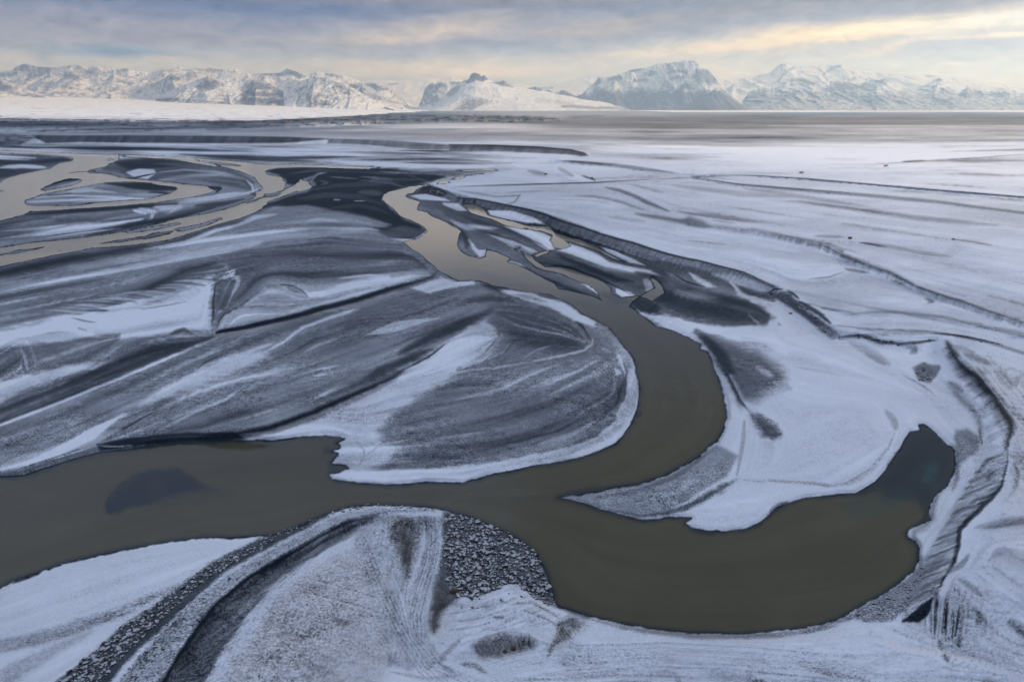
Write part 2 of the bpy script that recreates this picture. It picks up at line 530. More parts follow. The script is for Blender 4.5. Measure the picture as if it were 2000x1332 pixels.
ISLANDS = [
 "-800,298 0,301 80,303 140,309 144,316 115,320 98,329 60,337 20,346 0,356 -800,390",
 "77,370 98,361 115,352 140,347 158,351 162,354 140,362 112,368 85,372",
 "45,393 56,389 87,380 157,368 210,357 245,355 297,357 343,365 348,370 332,379 280,389 210,396 140,401 70,403 52,400",
 "189,477 220,470 262,463 315,452 345,450 330,457 290,466 245,474 200,478",
 "-40,502 0,496 35,486 97,480 85,485 40,494 0,499", "105,492 150,487 196,482 190,485 140,491",
 "516,379 535,377 560,368 545,381 525,385 517,384",
 "208,313 214,310 222,312 214,315",
 "420,322 450,330 480,339 498,350 508,362 500,366 486,355 470,345 440,334",
 "330,447 390,437 430,425 436,428 400,442 350,452", "240,452 300,443 350,434 352,437 300,449 250,456", "-60,478 20,470 70,470 20,478", "470,398 500,388 516,382 520,386 490,398",
 "60,403 120,398 180,396 130,402", "20,330 60,322 100,316 70,328", "-200,400 -60,380 10,372 -20,384 -200,415", "380,312 430,318 470,324 430,322",
]
PAINT_BASE = [
 # terraces and far plain
 ('P','p',"-800,200 2800,200 2800,700 1900,640 1500,560 1100,430 830,365 -800,290",0.94,4,3),
 ('P','a',"-800,200 2800,200 2800,700 1900,640 1500,560 1100,430 830,365 -800,290",0.06,4,3),
 ('P','p',"1190,700 1340,560 1500,560 1900,640 2800,700 2800,1620 -800,1620 -800,1150 900,960 1090,1240 1420,1060 1090,970",0.94,4,3),
 ('P','a',"1190,700 1340,560 1500,560 1900,640 2800,700 2800,1620 -800,1620 -800,1150 900,960 1090,1240 1420,1060 1090,970",0.045,4,3),
 # far bands
 ('P','p',"-800,205 2800,205 2800,275 1300,280 650,270 -800,262",0.74,6,4),
 ('P','p',"1000,205 2800,205 2800,252 1400,250 1000,246 650,250",0.56,5,3),
 ('P','t',"900,205 2800,205 2800,275 1400,270 900,255",0.32,10,3),
 ('P','p',"1100,217 2800,218 2800,236 1400,234 1100,232",0.40,4,2),
 ('P','p',"-800,206 700,214 1300,222 1300,229 1000,236 700,240 -800,262",0.44,4,4),
 ('P','a',"-800,205 2800,205 2800,330 1300,310 650,262 -800,262",0.17,8,4),
 # river flats on the left
 ('P','p',"-800,275 700,284 1130,303 1100,318 900,345 830,360 790,372 560,330 -800,292",0.84,4,4),
 ('P','a',"-800,275 700,284 1130,303 1100,318 900,345 830,360 760,372 560,330 -800,292",0.36,4,4),
 ('P','p',"-800,290 560,322 840,360 760,400 880,530 700,600 420,650 -800,720",0.54,4,4),
 ('P','a',"-800,290 560,322 840,360 760,400 1250,640 1260,800 900,950 -800,960",0.11,4,4),
 # big point bar
 ('P','p',"480,862 420,655 860,530 1000,560 1130,605 1215,670 1255,760 1200,870 905,945 650,940",0.56,6,4),
 # left bars
 ('P','p',"-800,760 420,655 860,530 920,548 700,640 640,800 480,862 190,885 0,935 -800,990",0.55,4,4),
 # gravel bar between the channels
 ('P','p',"800,366 905,390 1100,440 1300,500 1520,560 1500,640 1300,650 1180,590 1000,515 890,470 815,400",0.40,4,4),
 ('P','a',"800,366 905,390 1100,440 1300,500 1520,560 1500,640 1300,650 1180,590 1000,515 890,470 815,400",0.13,4,4),
]
GUIDES = [
 "1200,300 2000,320", "1300,380 2000,470", "1300,450 1600,500 2000,600", "1150,330 2400,345", "-400,300 1200,310",
 "-400,240 2400,240", "-400,260 2400,262", "-400,222 2400,222",
 "0,560 200,530 500,480 700,450", "0,620 300,560 600,500 800,500", "0,830 250,740 420,660", "-400,1000 0,830",
 "0,890 200,800 420,700 650,620 850,560", "200,860 400,780 600,720 800,650 930,600",
 "400,830 600,760 800,690 900,640", "960,640 1060,660 1140,670", "860,760 980,710 1100,690 1150,680", "800,800 950,760 1080,700 1180,690",
 "760,850 900,820 1060,780 1170,730 1220,690", "740,890 900,880 1080,840 1190,780 1235,720", "700,925 900,920 1100,885 1220,820",
 "940,560 1040,590 1130,630 1170,680", "1300,590 1400,620 1500,620", "1380,660 1450,740 1520,850", "1400,700 1600,760 1850,790",
 "1130,970 1280,940 1400,880", "1200,990 1350,960 1440,920", "1400,960 1600,940 1740,860",
 "0,1250 200,1180 460,1080", "0,1320 250,1230 480,1100", "120,1330 400,1110 720,990", "330,1332 520,1110 760,1000",
 "1100,1260 1400,1290 1990,1320", "1300,1240 1700,1215 1990,1330", "0,410 250,370 400,372", "0,500 250,465 500,400", "560,340 700,340 840,330",
 "820,390 950,460 1100,540 1180,580", "960,410 1100,470 1250,520 1450,560", "850,370 1000,410 1200,470 1400,530 1600,620",
]
PAINT = [
 # far plain: streaks and scarps
 ('P','p',"650,243 1000,240 1120,247 1000,252 780,252",0.92,3,4,.7),
 ('S','p',"1500,246 2400,249",0.85,4,3,.7), ('S','p',"1250,236 1500,240 2000,244",0.34,3,2,.6),
 ('S','p',"1100,232 1300,231",0.3,2,2,.6), ('S','p',"650,262 1000,262 1300,270 1500,268",0.6,5,5,.6),
 ('S','p',"650,274 1000,270 1200,283",0.62,4,4,.5), ('S','p',"1300,262 1700,262 2400,268",0.78,6,6,.6),
 ('P','p',"1180,214 2800,214 2800,219.6 1320,219.6",1.0,.6,.5), ('P','t',"1180,214 2800,214 2800,219.6 1320,219.6",0.9,.6,.5),  # sunlit golden strip on the horizon, painted with full snow and warm tint
 # moraine and far scarp
 ('S','p',"-800,236 0,240 200,243 300,244",0.30,5,6,.8), ('S','p',"50,258 180,256 330,252 450,248 620,243",0.30,3,4,.8), ('S','p',"60,259 250,255 400,254 300,258",0.88,2,2,.8),
 ('S','p',"640,222 700,216 760,222 660,236",0.25,4,5,.7), ('S','p',"900,228 1000,231 1090,233",0.2,2,2.5,.9), ('S','p',"1110,229 1180,227",0.3,2,2,.7),
 ('S','p',"380,240 520,236 640,234",0.26,4,4,.7),
 ('P','p',"60,264 157,265 280,265 420,266 560,268 640,272 560,279 448,280 280,279 160,278 90,281",0.16,2.5,3,.9),
 ('P','p',"-800,262 30,262 70,268 40,284 -800,282",0.35,3,3,.8),
 ('P','p',"640,271 765,275 877,283 877,296 800,291 700,282 640,280",0.42,2,3,.9),
 ('S','p',"770,295 877,296",0.1,1.5,1.6), ('S','p',"640,292 770,295",0.5,1.5,1.5),
 ('P','p',"877,282 965,284 1052,287 1115,292 1140,298 1149,304 1136,306 1105,302 1000,297 877,296",0.30,2,2,.95),
 ('S','p',"877,283 965,284.5 1052,288 1115,293 1140,299 1148,305",0.06,1,1.2), 
 ('S','p',"1091,314 1200,323 1325,340",0.5,2,2.2,.9), ('S','p',"1091,313 1150,318 1200,323",0.15,1,1.2,.8),
 ('S','p',"1325,340 1440,352",0.75,2,2,.7),
 ('S','p',"888,365 982,362 1157,357 1280,350",0.30,1.2,1.3,.9), ('S','p',"1280,350 1420,344",0.6,1.2,1.2,.8),
 ('S','p',"1355,345 1387,342 1475,343 1580,350 1720,362 1860,374 2000,385 2420,420",0.30,1.2,1.5,.9),
 ('S','p',"1352,346 1440,361 1580,373 1685,381 1825,394 2000,416 2420,470",0.55,2.5,3,.9), ('S','p',"1352,346 1440,360 1580,371 1660,377",0.25,1.2,1.2,.8),
 ('S','p',"1450,367 1600,390 1700,405",0.74,3,4,.9), ('S','p',"1600,398 1700,412 1780,424 1950,440",0.45,4,4,.55),
 ('S','p',"1310,362 1370,369 1450,380 1560,385",0.72,3,4,.8),
 ('S','p',"1700,322 1760,318 1900,309 2000,302",0.6,1,1.3,.8), ('S','p',"1760,316 1810,314",0.35,1.5,1.8,.8), ('S','p',"1725,325 1735,323",0.25,1.5,1.6), ('S','p',"1560,338 1570,337",0.35,1.5,2),
 ('S','p',"1030,333 1070,343",0.55,3,4,.6), ('S','p',"1090,328 1120,345",0.6,2,3,.6), ('S','p',"1150,348 1162,352 1135,343",0.3,1,1.5),
 ('S','p',"960,385 1000,383 1015,382 1005,395 985,401",0.55,1.5,1.5,.8), ('S','p',"890,372 945,380 980,386",0.6,2,2.5,.7),
 # second scarp on the right plain
 ('S','p',"1180,366 1210,372 1240,384 1260,394 1285,404 1310,414",0.40,3,4,.85), ('S','p',"1240,417 1290,425 1340,434 1384,442",0.42,4,4,.8),
 ('P','p',"1330,432 1345,422 1370,430 1384,440 1372,444 1345,440",0.5,6,5,.8),
 ('S','p',"1342,434 1384,441 1475,451 1524,462 1573,472 1615,479 1650,500 1702,521 1737,532 1790,560 1835,576 1877,588 1930,608 2000,631 2420,760",0.60,5,4,.9),
 ('S','p',"1600,476 1650,499 1702,520 1737,531 1790,559 1835,575 1877,587 1930,607 2000,630",0.36,1.5,1.6,.8),
 ('P','p',"1395,445 1475,458 1524,470 1590,485 1640,505 1720,540 1800,575 1700,545 1600,500 1480,470",0.82,6,6,.7),
 ('S','p',"1590,461 1650,463",0.7,2,2.5), ('S','p',"1656,466 1664,466",0.1,1,1.4), ('S','p',"1676,474 1740,482 1800,494 1860,502",0.62,2.5,4,.7), ('S','p',"1680,474 1730,482",0.35,1.2,1.6),
 ('S','p',"1858,467 1900,472 1940,480",0.6,1.2,2,.7), ('S','p',"1858,467 1866,468",0.2,1,1.5),
 ('S','p',"1650,525 1700,533",0.4,2,2.5,.7), ('S','p',"1740,548 1765,556",0.5,3,4,.6), ('S','p',"1650,492 1630,488",0.5,1.5,2), ('S','p',"1580,545 1620,541 1648,531",0.6,1.2,1.5,.8),
 ('S','p',"1806,582 1822,588 1812,592",0.35,3,3,.7), ('S','p',"1210,425 1300,440 1360,450",0.85,5,5,.5),
 ('S','p',"1190,424 1260,433",0.7,4,3,.6), ('S','p',"1340,470 1420,478",0.7,1.5,2,.6), ('S','p',"1390,430 1440,437",0.65,2,2,.5),
 # third low scarp
 ('S','p',"1560,590 1590,595 1640,605 1670,612 1720,609 1790,612 1840,620 1900,632 2000,655 2420,740",0.62,3,4,.85),
 ('S','p',"1600,601 1615,603 1640,608",0.35,1.5,2,.7),
 ('P','p',"1560,570 1640,575 1700,590 1640,600 1580,590",0.85,6,5,.7),
 ('S','p',"1630,635 1700,643 1800,646 1850,652 1920,665 2000,690 2420,800",0.45,2,3,.6), ('S','p',"1680,655 1760,650 1830,648",0.5,4,4,.4),
 ('S','p',"1820,650 1860,654 1900,660 1960,674",0.12,1.2,2,.9),
 # main cut bank: face from its crest down to the channel
 ('P','p',"813,379 825,366 839,362 874,373 895,386 930,388 965,395 1000,402 1035,409 1070,420 1098,432 1140,444 1175,457 1228,471 1280,488 1315,498 1370,510 1454,531 1513,559 1500,566 1440,548 1350,524 1297,518 1260,507 1210,490 1170,476 1120,462 1080,447 1050,436 1020,424 985,416 955,409 920,402 890,394 860,386",0.46,2,2),
 ('P','p',"813,379 825,366 839,362 860,368 875,378 862,384 845,382 830,381",0.18,2,2),
 ('S','p',"839,364 874,374 895,387 930,389 965,396 1000,403 1035,410 1070,421 1098,433 1140,445 1175,458 1228,472 1280,489 1315,499 1370,511 1454,532 1513,560",0.06,1.2,1.8,.9),
 ('S','p',"900,398 960,410 1020,425 1050,437 1080,448 1120,463 1170,477 1210,491 1260,508 1297,518",0.10,2,2.5,.85),
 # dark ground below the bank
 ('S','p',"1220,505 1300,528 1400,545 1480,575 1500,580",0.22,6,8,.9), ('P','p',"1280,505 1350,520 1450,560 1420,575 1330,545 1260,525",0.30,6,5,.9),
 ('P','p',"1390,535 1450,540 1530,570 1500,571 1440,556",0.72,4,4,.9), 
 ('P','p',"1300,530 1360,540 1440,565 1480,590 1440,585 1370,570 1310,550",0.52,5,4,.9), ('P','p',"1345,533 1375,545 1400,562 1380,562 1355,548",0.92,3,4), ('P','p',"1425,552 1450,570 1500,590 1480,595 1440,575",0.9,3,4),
 ('S','p',"1312,533 1340,550 1380,562",0.05,1,1.4),
 # rubble slope
 ('P','p',"1497,571 1540,572 1560,590 1580,608 1601,622 1622,640 1640,660 1625,660 1600,645 1570,622 1540,601",0.30,6,5), 
 ('S','p',"1640,658 1680,655 1720,667 1760,672 1830,664",0.28,2,3.5,.85), ('S','p',"1560,588 1580,600 1600,612 1622,632",0.10,3,4,.8), ('S','p',"1538,568 1552,576 1562,584",0.15,1.5,2),
 ('S','p',"1500,572 1512,565 1530,565",0.06,1.5,1.5),
 ('S','p',"1660,668 1700,690 1740,712",0.55,5,6,.75), ('S','p',"1690,690 1730,712",0.38,3,4,.7), ('S','p',"1760,730 1800,752 1826,772",0.5,1.5,1.6,.8),
 ('S','p',"1780,690 1790,680",0.4,4,4,.6),
 # river flats upstream
 ('S','p',"-400,300 200,312",0.3,2,3,.6), ('S','p',"100,288 300,292 520,298",0.25,1.5,3,.7), ('S','p',"350,302 500,312 620,316",0.15,3,3,.9), ('S','p',"620,309 800,300 900,302 960,306",0.55,2,3,.7),
 ('S','p',"780,318 830,319 950,320",0.35,1,2,.7), ('S','p',"-200,283 0,285 80,290",0.2,3,4,.8),
 ('P','p',"650,310 700,312 728,318 720,325 650,323",0.9,2,2), ('S','p',"600,300 760,306 900,310",0.88,3,4,.7),
 ('S','p',"650,318 760,335 900,330 1000,322",0.62,2,2,.5),
 # black sand flat
 ('P','p',"556,330 640,326 760,330 830,338 870,345 842,356 790,366 748,380 745,392 765,410 790,430 820,440 832,452 800,468 760,462 740,452 700,440 640,410 600,400 560,405 530,400 560,385 600,376 620,360 606,350 585,347 560,350 545,344",0.06,4,4),
 ('S','p',"700,345 760,350 830,352",0.55,1.5,2.5,.8), ('S','p',"790,340 820,350 845,358",0.6,1.5,2,.7), ('S','p',"700,375 740,378 720,372",0.30,3,5,.8), ('S','p',"650,390 665,391",0.6,1,1.5), ('S','p',"690,393 715,393",0.6,.8,1),
 ('S','p',"680,330 760,337 840,344",0.5,2,2.5,.6), ('P','p',"730,345 770,350 765,355 720,354",0.5,2,3,.7),
 ('S','p',"575,365 600,350 620,338",0.6,2,3,.8), ('S','p',"606,356 620,340 640,337",0.55,1.5,2),
 ('P','p',"560,345 540,340 520,335 540,330 600,328 620,340 590,350 580,362 560,360",0.05,2,2),
 # grey lens of wind-blown snow below it
 ('P','p',"440,430 520,408 600,404 660,412 720,425 765,440 740,447 640,446 540,455 470,455",0.52,5,4), ('S','p',"520,440 600,432 680,430 730,438",0.62,3,4,.6),
 ('S','p',"560,446 640,447 720,447 780,458",0.8,2,2,.8), ('S','p',"600,432 620,428 660,432",0.8,2,2,.6), ('S','p',"420,437 470,425 520,420",0.85,3,3,.8),
 ('P','p',"740,452 790,440 830,448 826,460 800,464 770,465",0.30,3,3), ('P','p',"760,466 810,468 832,452 838,454 815,474 790,474",0.95,1.5,1),
 # islands and bars of the braid
 ('P','p',"-800,298 0,301 80,303 140,309 100,325 0,350 -800,390",0.22,3,3), ('S','p',"-300,306 0,306 70,309",0.85,2,2), ('S','p',"-300,318 0,316 60,320",0.10,2,3), ('S','p',"0,328 40,325 90,328",0.8,2,3), ('S','p',"60,318 120,312 140,313",0.05,2,3), ('S','p',"-200,340 0,330 30,336",0.1,4,4,.7),
 ('P','p',"77,370 98,358 115,352 140,347 158,351 120,357",0.05,1.5,1), ('S','p',"110,366 140,360 158,353",0.8,2,2),
 ('P','p',"45,393 157,368 297,357 348,370 280,389 140,401 52,400",0.55,3,3), ('P','p',"205,358 300,357 345,366 345,372 300,373 250,368",0.05,3,2), ('S','p',"50,395 120,392 210,390 280,388",0.9,2,2.5), ('S','p',"130,376 180,372 230,377",0.85,2,3), ('S','p',"90,383 140,378",0.3,3,3), ('S','p',"290,377 330,378",0.1,3,3), ('S','p',"250,380 320,380",0.7,2,2),
 ('P','p',"206,324 231,312 300,308 350,313 402,322 450,331 480,345 497,357 490,372 440,362 380,350 300,352 250,345 230,335 200,332",0.30,4,3),
 ('P','p',"225,318 300,310 380,320 350,330 300,328 250,330",0.05,4,3), ('P','p',"245,337 270,330 300,331 305,338 290,350 262,347",0.92,2,2), ('S','p',"250,350 300,340 302,336",0.05,1,1.5), ('S','p',"300,332 380,325 430,335 470,345",0.40,4,4,.8), ('S','p',"310,352 380,344 430,341 480,350",0.75,3,3,.8), ('S','p',"320,346 400,348 470,356 485,366",0.45,3,3,.6), ('S','p',"480,350 492,362 495,375 505,368",0.9,1.5,1.8), ('S','p',"400,366 430,368 420,378",0.08,2,3),
 ('P','p',"420,400 480,385 490,378 440,385 400,384 340,398 300,405 350,405",0.60,3,3), ('S','p',"350,395 420,388 480,378 500,372",0.9,2,2,.8), ('S','p',"380,402 440,398 480,388",0.25,2,3), ('S','p',"420,380 480,378",0.75,2,2),
 ('S','p',"40,420 180,410 300,402 345,399",0.04,4,3), ('S','p',"0,440 60,432 100,425",0.2,3,3,.8),
 ('P','p',"-800,480 0,436 120,425 240,410 300,408 330,420 280,436 160,455 0,470 -800,520",0.34,4,4), ('S','p',"0,445 60,435 110,432",0.5,4,4), ('S','p',"180,440 250,428 290,420",0.30,5,5), ('S','p',"0,466 70,458 150,445 230,436 280,428",0.9,3,3), ('S','p',"270,408 300,415 295,428 280,440",0.85,2.5,2.5,.8), ('S','p',"260,410 285,418",0.85,2,2), ('S','p',"300,405 350,405 330,416",0.75,3,3),
 ('S','p',"165,462 260,440 340,425 420,405",0.07,4,4), ('S','p',"90,466 160,455 240,446",0.85,1.5,1.5,.8), ('S','p',"330,420 420,402 450,395",0.2,4,4,.8), ('S','p',"490,380 505,378 512,384",0.2,2,2),
 ('S','p',"560,340 620,333 700,336 780,340",0.4,1,2.5,.7), ('S','p',"600,372 660,362 720,360 800,352",0.28,2,4,.7), ('S','p',"580,388 640,381 700,384 750,400",0.22,2,4,.7), ('S','p',"640,408 700,402 740,410 770,425",0.26,2,4,.7), ('S','p',"700,352 760,357 790,366",0.4,1,2.5,.7), ('S','p',"640,345 700,350",0.55,.8,1.2,.7), ('S','p',"740,335 800,338 850,341",0.75,1,2,.8), ('S','p',"620,352 640,357 625,362",0.5,1,2,.6),
 ('S','p',"0,288 120,289 260,294",0.12,1,2,.8), ('S','p',"400,304 560,309 700,306",0.18,1.5,3,.7), ('S','p',"560,296 760,298 900,302 1000,304",0.6,1.5,2.5,.6), ('S','p',"700,313 860,311 980,316",0.4,1,2,.7), ('S','p',"820,325 900,323 1000,319",0.5,1,1.5,.7), ('S','p',"120,283 330,285 520,287",0.95,1.5,2,.7), ('S','p',"520,289 700,293 860,299",0.95,1.5,2,.7), ('S','p',"-200,290 0,290 60,292",0.9,1,1.5,.7),
 ('S','p',"60,387 130,382 200,384 260,386",0.95,1,1.6,.8), ('S','p',"140,395 240,392 320,385",0.9,1,1.4,.8), ('S','p',"100,380 150,373 190,366",0.7,1,2,.7), ('S','p',"0,452 70,447 130,440",0.75,1.5,3,.6), ('S','p',"60,462 140,452 200,445",0.85,1,2,.7), ('S','p',"200,430 270,420 320,412",0.6,1.5,3,.7), ('S','p',"340,392 400,386 470,376",0.95,1.2,1.6,.8), ('S','p',"300,338 360,332 420,336 460,343",0.8,1.2,2,.7), ('S','p',"300,320 360,322 420,330",0.35,1.5,3,.7), ('S','p',"-100,312 0,310 60,313",0.9,1.2,1.6,.8), ('S','p',"-100,322 30,318 90,315",0.08,1.5,2,.8), ('S','p',"-100,335 20,327 60,325",0.85,1.2,1.6,.7),
 # black sand south of the lower channel, snow streaks
 ('S','p',"-420,595 0,535 105,512 210,494 290,482",0.08,11,7), ('S','p',"290,482 350,470 460,432 530,404",0.30,3,5,.8), ('S','p',"460,420 530,400 560,395",0.1,3,3,.9),
 ('S','p',"310,485 360,475 420,450 470,438",0.92,3,3.5), ('S','p',"460,442 500,425 540,418",0.85,3,4,.8), ('S','p',"280,488 367,474 455,462 540,452 600,449",0.88,2,3), 
 ('S','p',"87,553 227,528 315,511 420,493 530,472",0.85,3,5,.8), ('S','p',"-100,590 0,568 120,548",0.6,5,6,.6),
 ('P','p',"520,470 620,448 720,455 800,478 845,512 830,530 760,530 660,545 560,556 480,560 450,530",0.47,8,6), ('S','p',"560,470 640,462 740,475",0.46,10,8,.6), ('S','p',"480,490 560,485 660,490",0.52,8,8,.6),
 ('P','p',"280,590 350,545 400,515 480,512 520,525 470,545 440,560 425,600 415,545 380,545 330,580",0.34,12,8,.9), ('S','p',"200,600 280,570 360,530 420,512",0.24,8,10,.8), ('S','p',"440,520 460,545 440,600 425,630",0.30,8,8,.8), ('S','p',"100,580 250,550 350,520",0.42,8,8,.5),
 # snow fan of the small gully
 ('P','p',"385,555 400,545 413,542 416,575 412,605 416,647 350,652 245,664 175,668 0,680 -800,740 -800,700 0,652 60,640 122,622 200,606 245,598 315,587 350,575",0.90,9,14),
 ('S','p',"230,600 290,586 350,572",0.78,2,3), ('S','p',"260,590 320,577 360,566",0.75,1.2,2), ('S','p',"180,612 240,604 280,600",0.8,2,3), ('S','p',"270,605 330,596 370,588",0.3,1,1.5,.6), ('S','p',"165,606 215,607",0.25,1.5,2.5,.8), ('S','p',"138,620 165,627 190,630",0.28,1.5,2,.8), ('S','p',"150,640 170,645",0.35,1.2,1.8,.7), ('S','p',"380,548 360,560 300,570 250,585",0.24,1.2,2.5,.6),
 ('S','p',"430,545 447,540 460,532",0.85,2.5,3), ('S','p',"370,535 400,532 430,528",0.6,1,1.5,.7), ('S','p',"440,533 462,526",0.9,1,1.3), ('S','p',"360,545 395,538",0.6,1,1.5,.7),
 ('S','p',"437,543 420,560 417,587 416,622 413,640",0.16,1.5,2), ('S','p',"518,559 472,598 437,615 426,630 423,645",0.2,1.2,1.8), ('S','p',"425,610 435,605",0.8,3,3), ('P','p',"420,570 440,548 500,545 520,552 475,590 430,608",0.34,10,6,.7),
 ('S','p',"330,654 360,645 380,655",0.35,2.5,4,.9), ('S','p',"340,658 380,655 415,656",0.7,1,1),
 ('P','p',"426,642 440,615 475,597 520,562 560,560 610,575 640,565 700,545 760,530 840,525 852,532 700,578 560,614",0.74,4,4), ('S','p',"470,600 560,605 630,590",0.6,3,5,.7), ('S','p',"540,570 590,585 640,580",0.55,3,5,.6), ('S','p',"660,545 720,538 760,540 720,545",0.92,2,3), ('S','p',"600,578 640,575",0.9,3,4), ('S','p',"545,555 570,558 590,568 602,580",0.1,1.5,1.8), ('S','p',"560,560 590,572",0.35,3,4,.7), ('S','p',"500,582 530,578 570,582",0.45,2,4,.6),
 ('S','p',"640,600 700,580 790,558 840,540",0.92,1.5,1.5),
 # left lower bars
 ('P','p',"-800,760 0,680 100,671 180,655 235,650 230,670 180,700 70,730 0,745 -800,830",0.44,5,6), ('S','p',"40,680 50,700 55,725",0.75,2,3,.7), ('S','p',"60,735 150,705 225,668",0.32,4,5,.7), ('S','p',"0,720 30,700 45,690",0.38,6,6,.6),
 ('P','p',"-800,830 0,744 70,731 157,710 241,701 196,717 122,741 52,762 0,785 -800,880",0.95,6,6),
 ('P','p',"-800,900 0,795 120,750 200,712 300,675 416,657 380,675 320,700 245,730 140,773 0,825 -800,950",0.30,5,4), ('S','p',"416,657 320,690 240,720 180,745",0.17,5,5,.9), ('S','p',"190,718 260,690 330,672",0.36,4,5,.6), ('S','p',"190,710 215,690 240,675",0.85,1.5,3,.7),
 ('S','p',"-800,975 0,830 140,777 245,735 350,690 395,668",0.88,2.2,2.2), ('S','p',"0,824 140,771 230,735",0.12,1,1),
 ('S','p',"0,850 140,800 250,752 330,715 400,690",0.36,9,7,.7), ('S','p',"350,690 420,672 520,640 620,610",0.40,6,8,.6), ('S','p',"420,690 520,655 600,628 700,604",0.32,7,8,.7), ('S','p',"640,640 760,600 880,570 925,556",0.28,7,8,.8),
 ('S','p',"-300,960 0,880 100,840 200,800",0.5,8,8,.5),
 ('P','p',"273,792 315,762 385,727 455,696 507,689 535,696 507,710 437,741 350,769 297,790",0.90,8,7), ('S','p',"385,722 400,708 440,690",0.25,1,1.5,.8), ('S','p',"440,700 480,690 500,680 530,672",0.8,3,3), ('S','p',"516,690 555,668 590,640 640,622 700,604 760,585",0.86,3,3), ('S','p',"590,690 620,675 660,662",0.8,2,3), ('S','p',"565,737 620,722 665,713",0.92,1.5,1.6), ('S','p',"612,735 640,730",0.88,1.2,1.5),
 ('S','p',"612,780 640,768 682,752",0.85,3,4), ('S','p',"305,843 350,820 385,802 440,780 470,760",0.85,3,3), ('S','p',"400,760 470,742 560,730 600,722",0.75,2,3,.7), ('S','p',"330,820 380,800 430,775",0.8,2,3,.6), ('S','p',"480,770 560,745 620,725",0.38,6,6,.6), ('S','p',"400,830 520,795 620,760 700,725",0.42,9,8,.7), ('S','p',"600,700 700,660 800,630",0.40,8,9,.6),
 ('S','p',"180,835 230,815 300,795 340,775",0.32,5,6,.6), ('S','p',"100,890 180,845 240,810 190,850",0.80,4,6,.6), ('S','p',"185,868 240,838 280,815 310,800",0.15,1.2,1.8,.8), ('P','p',"0,905 80,880 170,850 240,840 190,868 140,885 60,915 0,925",0.82,5,6), ('S','p',"-800,975 0,918 60,905 140,885 190,870",0.93,4,4), ('S','p',"20,922 100,895 170,873",0.4,.8,1),
 ('P','p',"189,867 240,857 300,849 367,844 455,844 480,856 440,860 350,865 280,870 220,878 196,880",0.05,3,2), ('S','p',"260,860 340,852 420,850",0.3,1,1.5,.6), ('S','p',"190,870 230,872 260,870",0.7,1,1.5),
 ('P','p',"700,600 760,580 800,565 870,545 900,550 930,553 940,560 880,575 820,600 760,620 700,640 660,650",0.44,6,5), ('P','p',"800,562 860,540 885,548 925,549 930,555 880,562 840,575",0.88,3,4),
 ('P','p',"712,655 740,640 770,630 800,625 860,620 820,633 770,648",0.86,2,4), ('S','p',"850,612 880,600 905,590",0.6,6,6,.6),
 # point bar
 ('P','p',"480,864 560,838 640,802 720,763 800,716 845,690 870,664 930,640 955,624 972,640 976,655 958,678 925,708 890,735 850,757 810,785 770,815 740,845 760,870 800,880 700,940 650,936 640,900 600,856",0.95,11,9),
 ('P','p',"850,690 880,660 915,640 950,627 965,640 950,668 900,705",0.95,4,6), ('S','p',"955,628 972,640 976,656 962,672 945,690 925,708",0.5,1.2,1.5,.9), ('S','p',"925,708 890,722",0.55,1,1.2,.8), ('S','p',"955,625 945,615",0.7,3,3,.7),
 ('S','p',"780,690 840,660 900,634 935,617 960,605",0.14,8,9,.95), ('S','p',"700,745 790,703 850,678",0.16,5,8,.8), ('S','p',"640,770 720,740 780,712",0.33,6,8,.6),
 ('S','p',"937,553 985,568 1040,584 1095,606 1120,622 1140,642",0.2,4,6,.9), ('P','p',"960,600 1020,592 1080,605 1120,628 1145,655 1140,680 1100,690 1050,680 1000,665 975,640 960,620",0.26,24,10), ('S','p',"900,590 960,580 1010,590",0.30,6,8,.7), ('S','p',"940,556 1000,575",0.15,6,6,.8),
 ('S','p',"1090,600 1115,618 1140,640 1153,662",0.08,1.3,1.8), ('S','p',"960,590 1010,592 1060,598 1090,602",0.6,2,4,.5), ('S','p',"975,570 1010,578 1045,590 1075,597",0.9,2,4,.6),
 ('S','p',"1155,640 1160,660 1155,674 1142,684 1105,693 1035,707",0.85,2,2.5), ('S','p',"1035,707 965,718 900,725",0.78,2,3,.8), ('S','p',"1090,712 1035,732 982,758 930,773 860,790",0.84,3,4), ('S','p',"1075,675 1045,685 1020,700",0.7,1,2,.7), ('S','p',"1000,665 980,690 940,705",0.7,1.5,2.5,.7), ('S','p',"960,690 940,705 900,718",0.75,1.5,2.5),
 ('S','p',"850,762 900,752 960,745 1000,735",0.42,3,5,.7), ('S','p',"840,775 920,765 990,752",0.40,3,4,.6), ('S','p',"750,805 820,790 900,782 960,777",0.62,2,3,.6),
 ('S','p',"1000,800 1080,765 1150,730 1190,700",0.46,12,10,.6), ('S','p',"880,845 980,825 1080,795 1170,750 1210,720",0.45,8,10,.6),
 ('P','p',"800,893 850,876 940,858 1020,842 1100,820 1160,790 1200,760 1222,740 1215,780 1180,822 1120,850 1040,872 940,890 850,903",0.44,6,5), ('S','p',"880,880 960,864 1050,846 1130,812",0.3,3,6,.7), ('S','p',"790,898 850,893 900,895",0.34,3,5,.8), ('S','p',"1050,868 1110,850 1170,818",0.75,3,5,.7), ('S','p',"830,860 900,850 960,842",0.85,2,4,.6),
 ('P','p',"1195,665 1215,675 1240,717 1247,745 1248,790 1230,830 1200,866 1140,890 1040,911 958,926 905,942 800,944 680,940 660,920 760,918 860,912 940,905 1030,890 1110,872 1165,850 1200,818 1205,800 1222,770 1222,740 1205,700",0.96,3,4),
